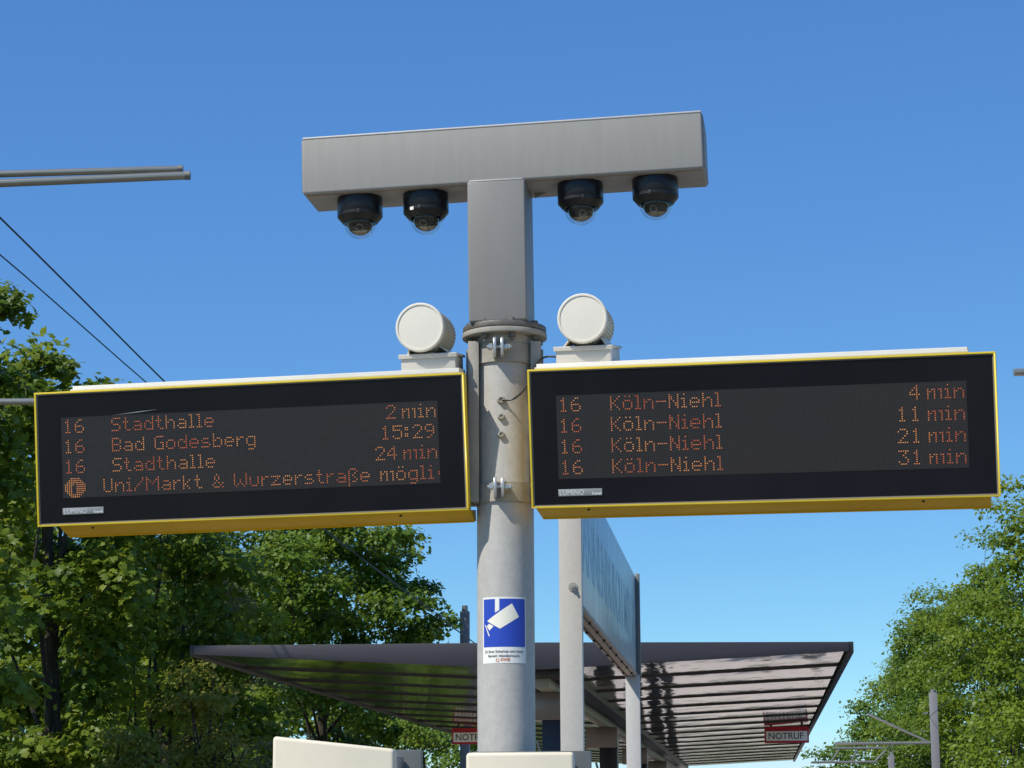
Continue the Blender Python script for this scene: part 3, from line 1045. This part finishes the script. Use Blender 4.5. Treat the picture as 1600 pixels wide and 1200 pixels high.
def ceil_panel(side, i):
    """one polished sheet, bowed a little along the platform and uneven"""
    v0, v1 = VF + 0.02 + PITCH_R * i + 0.008, VF + 0.02 + PITCH_R * (i + 1) - 0.008
    Ua, Ub = (UL + 0.03, US - 0.19) if side < 0 else (US + 0.19, UR - 0.03)
    nu, nv = 10, 8
    vs, fs = [], []
    ph = rr.random() * 6
    for j in range(nv + 1):
        for a in range(nu + 1):
            u = Ua + (Ub - Ua) * a / nu
            s = j / nv
            bow = -0.005 * math.sin(math.pi * s) + 0.0016 * math.sin(u * 3.1 + ph) * math.sin(math.pi * s * 2 + ph)
            vs.append((u, v0 + (v1 - v0) * s, zu(u) + 0.012 + bow))
    for j in range(nv):
        for a in range(nu):
            q = j * (nu + 1) + a
            fs.append((q, q + 1, q + nu + 2, q + nu + 1))
    o = MB().add(vs, fs).build('ceiling_panel', 'ceiling_metal', can, angle=60)
    return o


for i in range(NR):
    ceil_panel(-1, i)
    ceil_panel(1, i)
    if i:
        v = VF + 0.02 + PITCH_R * i
        for side in (-1, 1):
            Ua, Ub = (UL + 0.02, US - 0.17) if side < 0 else (US + 0.17, UR - 0.02)
            z0, z1 = zu(Ua), zu(Ub)
            b = MB().prism([(Ua, z0 - 0.004), (Ub, z1 - 0.004), (Ub, z1 + 0.02), (Ua, z0 + 0.02)], v - 0.008, v + 0.008)
            b.build('ceiling_rib', 'canopy_dark', can)
# spine: dark trough with a light channel
MB().box((US, (VF + VE) / 2 + 0.1, ZS - 0.01), (0.40, VE - VF - 0.2, 0.07)).build('spine_beam', 'canopy_dark', can, bevel=0.004)
MB().box((US - 0.02, (VF + VE) / 2 + 0.15, ZS - 0.085), (0.11, VE - VF - 0.4, 0.075)).build('light_channel', 'channel_beige', can, bevel=0.004)
for k in range(5):
    v = 18.3 + 6.6 * k
    if v > VE - 0.5:
        break
    MB().box((US - 0.05, v, ZS - 0.235), (0.34, 0.30, 0.22)).build('column_head', 'bracket_polished', can, bevel=0.004)
    MB().box((US + 0.02, v, (ZS - 0.345) / 2), (0.19, 0.26, ZS - 0.345)).build('column', 'column_dark', can, bevel=0.006)
    MB().tube([(US - 0.12, v - 0.05, ZS - 0.50), (US - 0.03, v - 0.05, ZS - 0.80)], 0.012, 8).build('strut', 'strut_grey', can)

# emergency-call signs hanging under the canopy
GN = 'emergency call signs under the canopy'


def notruf(label, u, v):
    z1 = zu(u) - 0.012
    t = thing('emergency_sign', label, 'sign', PLAT @ Matrix.Translation((u, v, z1)), GN)
    w, h = 0.57, 0.21
    MB().box((0, 0, -h / 2), (w, 0.05, h)).build('sign_box', 'sign_red', t, bevel=0.004)
    MB().box((0, -0.027, -h / 2 - 0.016), (w - 0.04, 0.006, h * 0.58)).build('white_panel', 'sign_plate_white', t, bevel=0.001)
    vs, fs = text_geo('NOTRUF', 0.115, 1.0, 1.0, 'CENTER', 0.001)
    flat('lettering', vs, fs, 'sign_green_ink', t, lambda x, y: (x - 0.01, -0.0315, y - h / 2 - 0.055))
    for s in (-1, 1):
        MB().box((s * 0.2, 0, 0.02), (0.03, 0.03, 0.04)).build('hanger', 'canopy_dark', t)
    return t


notruf('red and white NOTRUF sign under the left canopy wing, half behind the pole', (737 - 1178) / FOC * 30, 30)
notruf('red and white NOTRUF sign at the right edge of the canopy', (1221 - 1178) / FOC * 30, 30)

# ------------------------------------------------------------------ cream cabinets at the foot


def cabinet(label, base, yaw, w, d, h, slope):
    t = thing('ticket_machine', label, 'ticket machine', Matrix.Translation((base.x, base.y, 0)) @ Matrix.Rotation(yaw, 4, 'Z'), 'ticket machines in front of the pole')
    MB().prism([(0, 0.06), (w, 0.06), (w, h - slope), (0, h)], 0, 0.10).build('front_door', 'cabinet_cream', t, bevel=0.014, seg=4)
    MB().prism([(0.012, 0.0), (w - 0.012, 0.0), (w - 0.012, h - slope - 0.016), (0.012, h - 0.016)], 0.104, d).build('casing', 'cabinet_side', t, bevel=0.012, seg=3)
    MB().box((0.05, -0.0012, 0.9), (0.0025, 0.003, 1.7)).build('door_seam', 'cabinet_back', t)
    MB().box((w / 2 + 0.02, -0.004, 1.35), (w * 0.55, 0.008, 0.3)).build('display_window', 'front_glass', t, bevel=0.002)
    MB().box((w / 2 + 0.02, -0.004, 0.55), (w * 0.5, 0.008, 0.16)).build('ticket_tray', 'dark_interior', t, bevel=0.002)
    MB().box((w / 2 + 0.03, d + 0.03, (h - slope) / 2 + 0.01), (w + 0.05, 0.05, h - slope)).build('back_plate', 'cabinet_back', t, bevel=0.004)
    return t


pl = at(426, 1150, 8.55)
pr = at(617, 1167, 8.55)
cabinet('cream ticket machine with a sloping top at the lower left', Vector((pl.x, 8.55, 0)), rad(-4), pr.x - pl.x, 0.42, pl.z, pl.z - pr.z + 0.008)
pl = at(728, 1176, 8.5)
pr = at(897, 1172.5, 8.5)
cab2 = cabinet('smaller cream ticket machine standing directly in front of the pole', Vector((pl.x, 8.5, 0)), rad(-4), pr.x - pl.x, 0.2, pl.z, 0.0)
# its backing board reaches out to the left
bo = MB().box((-0.022, 0.12, 0.88), (0.012, 0.16, 1.75)).build('side_plate', 'galvanised_dark', cab2, bevel=0.002)

# ------------------------------------------------------------------ overhead line: masts, arms, wires
GW = 'catenary masts beside the tracks'


def mast(label, u, v, w, ztop, arms, group=GW):
    t = thing('catenary_mast', label, 'mast', PLAT @ Matrix.Translation((u, v, -0.5)), group)
    MB().box((0, 0, (ztop + 0.5) / 2), (w, w * 0.8, ztop + 0.5)).build('mast_post', 'mast_grey', t, bevel=0.01)
    MB().lathe([(w * 0.35, ztop + 0.5), (w * 0.3, ztop + 0.62)], 8).build('mast_cap', 'galvanised_dark', t)
    for pts, r in arms:
        MB().tube([(p[0], p[1], p[2] + 0.5) for p in pts], r, 10).build('arm', 'chrome_tube', t)
    return t


mast('tall grey mast with a bracket arm in front of the right trees', 6.0, 80, 0.27, 6.05,
     [([(-0.1, 0, 4.35), (-3.4, 0, 4.35)], 0.055), ([(-0.1, 0, 4.32), (-2.25, 0, 5.35)], 0.045), ([(-0.2, 0, 5.35), (-0.35, 0, 5.35)], 0.04)])
mast('small far mast with a ladder-like arm at the lower right', 7.2, 128, 0.32, 6.05,
     [([(-0.1, 0, 5.75), (-3.1, 0, 5.75)], 0.07), ([(-0.9, 0, 5.0), (-4.3, 0, 5.0)], 0.07), ([(-0.2, 0, 5.7), (-0.9, 0, 5.0)], 0.07),
      ([(-1.8, 0, 5.7), (-2.2, 0, 5.0)], 0.05), ([(-2.8, 0, 5.7), (-3.3, 0, 5.0)], 0.05)])
mast('grey mast standing behind the left half of the canopy', -6.0, 47, 0.19, 6.0, [([(0, 0, 5.3), (1.2, 0, 5.1)], 0.03)])
mast('pale mast far off below the left canopy edge', 9.5, 175, 0.3, 5.5, [([(0, 0, 5.0), (-4, 0, 5.0)], 0.07)])
# left mast outside the frame whose steel tubes reach into the picture
mp_ = at(-430, 500, 16.0)
ml = thing('catenary_mast', 'pair of bare steel tubes and a lower tube reaching in from the left edge', 'mast', Matrix.Translation((mp_.x, 16.0, 0)), GW)
MB().box((0, 0, 3.6), (0.22, 0.22, 8.2)).build('mast_post', 'mast_grey', ml, bevel=0.01)
off = Vector((mp_.x, 16.0, 0))
for (x0, y0, x1, y1, Y, r) in ((-430, 284, 285, 264, 16.25, 0.026), (-430, 304, 296.5, 274, 16.0, 0.030), (-430, 632, 330, 625, 16.1, 0.0245)):
    a, b_ = at(x0, y0, Y) - off, at(x1, y1, Y) - off
    am = MB().tube([a, b_], r, 20).build('arm', 'chrome_tube', ml)
    dd = (b_ - a).normalized()
    MB().tube([b_ - dd * 0.035, b_ + dd * 0.004], r + 0.0025, 20).build('end_cap', 'galvanised_dark', am)
mp2 = at(1780, 575, 16.0)
mr = thing('catenary_mast', 'short end of a steel tube at the right edge beside the right board', 'mast', Matrix.Translation((mp2.x, 16.0, 0)), GW)
MB().box((0, 0, 3.0), (0.22, 0.22, 7.0)).build('mast_post', 'mast_grey', mr, bevel=0.01)
off = Vector((mp2.x, 16.0, 0))
MB().tube([at(1584, 582, 16) - off, at(1780, 576, 16) - off], 0.027, 20).build('arm', 'chrome_tube', mr)


def wire(label, pts, r):
    o = MB().tube(pts, r, 6).build('overhead_wire', 'wire_dark')
    return tag(o, label, 'wire', 'overhead wires')


def wline(pl, u):
    out = []
    for px, py in pl:
        # solve the distance from the across-track offset
        lo, hi = 3.0, 400.0
        for _ in range(50):
            mid = (lo + hi) / 2
            p = at(px, py, mid)
            uu = p.x * CU - p.y * SU
            if (u < 0 and uu < u) or (u > 0 and uu > u):
                hi = mid
            else:
                lo = mid
        out.append(at(px, py, mid))
    return out


w1 = [(-140, 206), (0, 340), (130, 469), (258, 597), (380, 711), (505, 827), (600, 898), (693, 967), (745, 1007), (900, 1115), (1050, 1212)]
w2 = [(-140, 288), (0, 398), (114, 497), (228, 597), (360, 708), (490, 812), (600, 900), (720, 990), (900, 1118)]
wire('thicker dark overhead wire crossing the sky at the upper left', smooth_pts(wline(w1, -5.5), 3), 0.0075)
wire('thinner lower overhead wire at the upper left', smooth_pts(wline(w2, -5.3), 3), 0.0055)
top_r = PLAT @ Vector((6.1, 80, 6.25))
wire('faint wire running over the right trees to the mast top', [at(1720, 815, 33), at(1582, 941, 45), top_r], 0.010)
wire('lower faint wire against the right trees', [at(1720, 935, 34), at(1600, 1000, 44), at(1560, 1030, 56), at(1452, 1120, 79)], 0.010)

# ------------------------------------------------------------------ trees


def foliage(name, m, parent, centres, radii, per, leaf, seed, flatten=0.62, star=False, up=0.55):
    """leaf-sized faces spread over many boughs: one mesh"""
    rs = np.random.RandomState(seed)
    cs = np.asarray(centres, float)
    ra = np.asarray(radii, float)
    n = len(cs) * per
    idx = np.repeat(np.arange(len(cs)), per)
    d = rs.normal(size=(n, 3))
    d /= np.linalg.norm(d, axis=1)[:, None]
    d[:, 2] = np.where(d[:, 2] < -0.25, -d[:, 2], d[:, 2])
    sh_ = rs.uniform(0.35, 1.08, n) ** 0.7
    wob = 1 + 0.25 * np.sin(idx * 1.7 + np.arctan2(d[:, 1], d[:, 0]) * 3)
    pos = cs[idx] + d * (sh_ * ra[idx] * wob * 0.92)[:, None] * np.array([1, 1, flatten])
    nrm = d * 0.55 + rs.normal(size=(n, 3)) * 0.42
    nrm[:, 2] += up
    nrm[:, 0] -= 0.22
    nrm[:, 1] -= 0.18
    nrm /= np.linalg.norm(nrm, axis=1)[:, None]
    t = rs.normal(size=(n, 3)) + d * 0.6
    t[:, 2] -= 0.5
    t -= nrm * (t * nrm).sum(1)[:, None]
    t /= np.linalg.norm(t, axis=1)[:, None]
    s = np.cross(nrm, t)
    L = leaf * rs.uniform(0.45, 1.45, n)
    if star:
        prof = [(0, 0, 0), (0.28, 0.18, .05), (0.10, 0.62, .0), (0.42, 0.40, .02), (0.50, 0.20, .05), (0.62, 0.34, .02), (1.0, 0, -.12),
                (0.62, -0.34, .02), (0.50, -0.20, .05), (0.42, -0.40, .02), (0.10, -0.62, 0), (0.28, -0.18, .05)]
        prof = [(0, 0, .06), (0.12, 0.55, -.03), (0.42, 0.22, .03), (0.60, 0.48, -.03), (1.0, 0, -.12), (0.60, -0.48, -.03), (0.42, -0.22, .03), (0.12, -0.55, -.03)]
        faces = [(0, 1, 2), (0, 2, 6), (2, 3, 4), (2, 4, 6), (6, 4, 5), (0, 6, 7)]
    else:
        prof = [(0, 0, 0), (0.42, 0.36, -.05), (1.0, 0, -.10), (0.42, -0.36, -.05)]
        faces = [(0, 1, 2), (0, 2, 3)]
    k = len(prof)
    V = np.empty((n, k, 3))
    for j, (a, b_, c) in enumerate(prof):
        V[:, j] = pos + (t * a + s * b_ + nrm * c) * L[:, None]
    F = (np.arange(n)[:, None, None] * k + np.array(faces)[None]).reshape(-1, 3)
    me = bpy.data.meshes.new(name)
    me.vertices.add(n * k)
    me.vertices.foreach_set('co', V.reshape(-1))
    nf = len(F)
    me.loops.add(nf * 3)
    me.loops.foreach_set('vertex_index', F.reshape(-1).astype(np.int32))
    me.polygons.add(nf)
    me.polygons.foreach_set('loop_start', np.arange(0, nf * 3, 3, dtype=np.int32))
    try:
        me.polygons.foreach_set('loop_total', np.full(nf, 3, dtype=np.int32))
    except Exception:
        pass
    me.update(calc_edges=True)
    cl = rs.uniform(0, 1, len(cs))
    tint = np.clip(0.55 * cl[idx] + 0.45 * rs.uniform(0, 1, n), 0, 1)
    at_ = me.attributes.new('tint', 'FLOAT', 'FACE')
    at_.data.foreach_set('value', np.repeat(tint, len(faces)).astype(np.float32))
    me.materials.append(MATS[m])
    o = bpy.data.objects.new(name, me)
    COL.objects.link(o)
    o.parent = parent
    return o


def tree(name, label, cat, base, lobes, leafm, leaf, per, dens, seed, group=None, star=False, trunk=0.15, zlow=0.4, clump=(0.35, 0.75)):
    """lobes: list of (centre offset xyz from base, radii xyz)"""
    rs = random.Random(seed)
    t = thing(name, label, cat, Matrix.Translation(base), group)
    cs, ra = [], []
    limbs = []
    for (c, r) in lobes:
        c = Vector(c)
        area = (r[0] * r[1] + r[1] * r[2] + r[0] * r[2]) / 3 * 4 * math.pi
        nn = int(area * dens)
        for _ in range(nn):
            z = rs.uniform(-1, 1)
            a = rs.uniform(0, 2 * math.pi)
            q = math.sqrt(1 - z * z)
            d = Vector((q * math.cos(a), q * math.sin(a), z))
            lump = 1 + 0.13 * math.sin(3 * a + seed) * q + 0.10 * math.sin(5 * z + 2 * a + seed * 2)
            f = rs.uniform(0.55, 1.0) ** 0.6 * lump
            if rs.random() < 0.07:
                f *= 1.12
            p = Vector((c.x + d.x * r[0] * f, c.y + d.y * r[1] * f, c.z + d.z * r[2] * f))
            if p.z < zlow:
                continue
            cs.append(p)
            ra.append(rs.uniform(*clump))
        limbs.append(c)
    foliage('crown', leafm, t, cs, ra, per, leaf, seed, star=star)
    b = MB()
    top = max(c.z for c in limbs)
    b.tube([(0, 0, 0), (rs.uniform(-.1, .1), rs.uniform(-.1, .1), top * 0.35), (rs.uniform(-.3, .3), rs.uniform(-.3, .3), top * 0.75), (rs.uniform(-.3, .3), 0, top * 0.92)],
           [trunk, trunk * 0.8, trunk * 0.5, trunk * 0.2], 9)
    b.build('trunk', 'bark', t)
    lb = MB()
    pick = rs.sample(range(len(cs)), min(20, len(cs)))
    for i in pick:
        p = cs[i]
        h0 = max(0.4, p.z * rs.uniform(0.25, 0.8))
        s = Vector((0, 0, min(h0, top * 0.8)))
        m_ = s.lerp(p, 0.5) + Vector((rs.uniform(-.3, .3), rs.uniform(-.3, .3), rs.uniform(-0.2, .3)))
        lb.tube([s, m_, p], [trunk * 0.26, trunk * 0.15, trunk * 0.05], 6)
    lb.build('branches', 'bark', t)
    return t


def gp(px, Y, z=-0.55):
    p = at(px, 1290, Y)
    return Vector((p.x, Y, z))


def zof(px, py, Y):
    return at(px, py, Y).z + 0.55


GT = 'trees along the tracks'


def simple_tree(label, px, Y, top_y, half_px, low=1.0, leafm='leaf_lime', leaf=0.11, per=110, dens=2.0, seed=1, star=False, group=GT, depth=None, clump=(0.35, 0.75), extra=(), name='tree', cat='tree'):
    base = gp(px, Y)
    zt_ = zof(px, top_y, Y)
    rx = half_px / FOC * Y
    ry = depth or rx
    rz = (zt_ - low) / 2
    lobes = [((0, 0, low + rz), (rx, ry, rz))]
    for (epx, epy, erx, erz, dy) in extra:
        p = at(epx, epy, Y + dy)
        lobes.append(((p.x - base.x, dy, p.z + 0.55), (erx / FOC * Y, erx / FOC * Y, erz / FOC * Y)))
    return tree(name, label, cat, base, lobes, leafm, leaf, per, dens, seed, group, star, clump=clump)


# left row, near to far
simple_tree('tall maple at the far left edge rising above the left board', -130, 27, 400, 135, 1.5, 'leaf_maple', 0.095, 230, 2.0, 11, True,
            extra=((-20, 520, 38, 60, 0), (-5, 620, 30, 40, 0)))
simple_tree('bright green maple whose top shows over the left corner of the left board', 75, 31, 590, 110, 1.0, 'leaf_maple', 0.10, 230, 2.2, 12, True,
            extra=((75, 620, 70, 50, 0), (60, 580, 28, 22, 0), (140, 625, 25, 18, 0)))
simple_tree('dark maple under the middle of the left board', 250, 34, 690, 150, 0.8, 'leaf_maple', 0.10, 200, 2.0, 13, True)
simple_tree('broad lime tree with the round crown left of the pole', 510, 46, 770, 145, 1.0, 'leaf_lime', 0.105, 300, 1.9, 14,
            extra=((602, 975, 76, 78, -1), (548, 850, 68, 60, -1), (440, 930, 90, 90, -2)), clump=(0.36, 0.66))
simple_tree('dark tree behind the lime and the maple', 360, 62, 760, 170, 0.5, 'leaf_lime', 0.15, 150, 1.2, 15, clump=(0.6, 1.1))
simple_tree('pale willow-like tree left of the canopy tip', 335, 36, 905, 75, 1.6, 'leaf_willow', 0.07, 240, 4.0, 16, clump=(0.3, 0.55))
simple_tree('yellow-green bush just under the left canopy tip', 320, 30, 1040, 62, 0.5, 'leaf_yellow', 0.065, 160, 6.0, 17, clump=(0.22, 0.4), name='bush', cat='bush')
simple_tree('light green shrub at the bottom between the maples', 190, 29, 1120, 85, 0.2, 'leaf_yellow', 0.065, 160, 5.0, 18, clump=(0.22, 0.42), name='bush', cat='bush')
simple_tree('small round green bush behind the left ticket machine', 648, 33, 1118, 48, 0.2, 'leaf_lime', 0.065, 160, 6.0, 19, clump=(0.22, 0.4), name='bush', cat='bush')
simple_tree('shaded undergrowth tree behind the left ticket machine', 500, 56, 1050, 150, 0.0, 'leaf_maple', 0.13, 130, 2.0, 20, clump=(0.4, 0.8))
simple_tree('low dark tree beyond the canopy, behind the pole', 730, 75, 1120, 120, 0.0, 'leaf_lime', 0.15, 130, 1.5, 22, clump=(0.5, 0.9))
simple_tree('dark far tree behind the maples at the far left', 80, 58, 640, 260, 0.0, 'leaf_lime', 0.17, 150, 1.3, 23, clump=(0.6, 1.2))
simple_tree('low dark tree far behind the two left maples', 260, 50, 940, 190, -0.5, 'leaf_maple', 0.13, 150, 1.8, 24, clump=(0.5, 0.9))
simple_tree('dark tree filling the lower left corner', 60, 36, 800, 150, 0.3, 'leaf_maple', 0.11, 170, 1.8, 21, True)
# right row, near to far
simple_tree('tall tree at the right edge below the right board', 1665, 38, 735, 135, 0.5, 'leaf_fresh', 0.075, 300, 2.4, 31,
            extra=((1590, 850, 35, 40, 0),))
simple_tree('rounded bright green tree second from the right edge', 1548, 84, 868, 95, 0.5, 'leaf_fresh', 0.125, 270, 1.5, 32, clump=(0.6, 1.2))
simple_tree('middle tree of the right row, behind the tall mast', 1480, 98, 925, 80, 0.5, 'leaf_lime', 0.14, 270, 1.3, 33, extra=((1440, 985, 26, 25, 0),), clump=(0.7, 1.3))
simple_tree('tree left of the tall mast in the right row', 1425, 132, 1035, 60, 0.5, 'leaf_fresh', 0.18, 220, 0.9, 34, extra=((1385, 1085, 22, 16, 0),), clump=(0.8, 1.5))
simple_tree('small far tree above the ladder-like arm', 1368, 142, 1098, 45, 0.5, 'leaf_lime', 0.22, 130, 0.9, 35, clump=(0.8, 1.5))
simple_tree('farthest low tree at the end of the right row', 1315, 165, 1160, 45, 0.3, 'leaf_lime', 0.26, 120, 0.8, 36, clump=(0.8, 1.5))
simple_tree('low bright tree behind the foot of the right row', 1605, 36, 1060, 85, 0.2, 'leaf_fresh', 0.07, 260, 3.0, 37)


# ------------------------------------------------------------------ what stands on the platform (seen mirrored in the ceiling)
def hedge(label, u0, u1, v0, v1, h, seed):
    t = thing('hedge', label, 'hedge', PLAT @ Matrix.Translation((0, 0, -0.55)))
    rs = random.Random(seed)
    n = int((v1 - v0) * 5.5)
    cs = [Vector((rs.uniform(u0, u1), v0 + (v1 - v0) * i / n, rs.uniform(0.1, h) + 0.15 * math.sin(i * 0.37))) for i in range(n) for _ in (0, 1)]
    foliage('crown', 'leaf_fresh', t, cs, [rs.uniform(0.35, 0.6) for _ in cs], 60, 0.14, seed)
    return t


hedge('low sunlit hedge along the left track, mirrored in the canopy ceiling', -9.2, -7.8, 14, 110, 1.3, 51)


def skin(name, pts, edges, radii, m, parent, root=0):
    me = bpy.data.meshes.new(name)
    me.from_pydata(pts, edges, [])
    o = bpy.data.objects.new(name, me)
    COL.objects.link(o)
    md = o.modifiers.new('skin', 'SKIN')
    md.use_smooth_shade = True
    for i, v in enumerate(me.skin_vertices[0].data):
        v.radius = radii[i]
        v.use_root = (i == root)
    o.modifiers.new('sub', 'SUBSURF').levels = 1
    dg = bpy.context.evaluated_depsgraph_get()
    m2 = bpy.data.meshes.new_from_object(o.evaluated_get(dg))
    o.modifiers.clear()
    o.data = m2
    m2.materials.clear()
    m2.materials.append(MATS[m])
    o.parent = parent
    return o


def person(label, u, v, turn, shirt, trousers, h=1.74):
    t = thing('person', label, 'person', PLAT @ Matrix.Translation((u, v, 0)) @ Matrix.Rotation(rad(turn), 4, 'Z'), 'people waiting under the canopy')
    k = h / 1.75
    J = [(0, 0, .95), (0, 0, 1.15), (0, 0, 1.40), (0, 0, 1.50), (0, -.01, 1.57), (0, -.02, 1.68),
         (-.10, 0, .90), (-.12, -.02, .50), (-.12, .01, .09), (-.13, -.13, .04),
         (.10, 0, .90), (.12, .02, .50), (.12, .05, .09), (.13, -.09, .04),
         (-.19, 0, 1.41), (-.25, .02, 1.13), (-.22, -.12, .93), (-.21, -.17, .85),
         (.19, 0, 1.41), (.26, .03, 1.13), (.27, -.04, .88), (.27, -.06, .79)]
    P = [(x * k, y * k, z * k) for x, y, z in J]
    E = [(0, 1), (1, 2), (2, 3), (3, 4), (4, 5), (0, 6), (6, 7), (7, 8), (8, 9), (0, 10), (10, 11), (11, 12), (12, 13),
         (2, 14), (14, 15), (15, 16), (16, 17), (2, 18), (18, 19), (19, 20), (20, 21)]
    Rr = [(.15, .11), (.145, .11), (.15, .11), (.06, .06), (.07, .08), (.085, .10), (.085, .09), (.058, .06), (.04, .045), (.045, .03),
          (.085, .09), (.058, .06), (.04, .045), (.045, .03), (.06, .06), (.043, .043), (.032, .032), (.035, .022), (.06, .06), (.043, .043), (.032, .032), (.035, .022)]
    skin('body', P, E, Rr, 'skin_tone', t)
    ids = [0, 1, 2, 14, 15, 18, 19]
    mp__ = {a: i for i, a in enumerate(ids)}
    skin('shirt', [P[i] for i in ids], [(mp__[a], mp__[b]) for a, b in E if a in mp__ and b in mp__], [(Rr[i][0] + .014, Rr[i][1] + .014) for i in ids], shirt, t)
    ids = [0, 6, 7, 8, 10, 11, 12]
    mp__ = {a: i for i, a in enumerate(ids)}
    skin('trousers', [P[i] for i in ids], [(mp__[a], mp__[b]) for a, b in E if a in mp__ and b in mp__], [(Rr[i][0] + .016, Rr[i][1] + .016) for i in ids], trousers, t)
    MB().sphere((0, 0.015 * k, 1.705 * k), 0.098, 16, 8, z0=-0.1, z1=1.0).build('hair', 'person_dark', t)
    return t


mat('skin_tone', (0.45, 0.26, 0.18), 0.6)
mat('shirt_white', (0.7, 0.7, 0.7), 0.8)
mat('shirt_rose', (0.6, 0.22, 0.2), 0.8)
mat('denim', (0.04, 0.06, 0.12), 0.85)
person('person in a rose shirt and dark trousers, mirrored in the right canopy ceiling', 0.25, 30.5, 20, 'shirt_rose', 'person_dark')
person('person in a white shirt and jeans, mirrored in the right canopy ceiling', 0.95, 33.5, -60, 'shirt_white', 'denim', 1.8)
person('person in dark clothes near the canopy columns, mirrored in the ceiling', -0.6, 28.0, 100, 'person_dark', 'denim', 1.68)

bn = thing('bench', 'slatted wooden bench beside the canopy columns, mirrored in the ceiling', 'bench', PLAT @ Matrix.Translation((-1.0, 35, 0)))
for k in range(5):
    MB().box((-0.16 + 0.08 * k, 0, 0.45), (0.065, 1.8, 0.03)).build('seat_slat', 'wood_seat', bn, bevel=0.004)
for k in (-0.7, 0.7):
    MB().box((0, k, 0.215), (0.36, 0.06, 0.43)).build('leg', 'column_dark', bn, bevel=0.004)
ip = thing('information_pillar', 'white information pillar with a red head, mirrored beside the station sign', 'pillar', PLAT @ Matrix.Translation((-0.9, 27.5, 0)))
MB().box((0, 0, 0.75), (0.45, 0.16, 1.1)).build('panel', 'sign_plate_white', ip, bevel=0.01)
MB().box((0, 0, 1.42), (0.45, 0.17, 0.24)).build('head', 'sign_red', ip, bevel=0.01)
MB().box((0, 0, 0.1), (0.4, 0.14, 0.2)).build('foot', 'column_dark', ip, bevel=0.004)
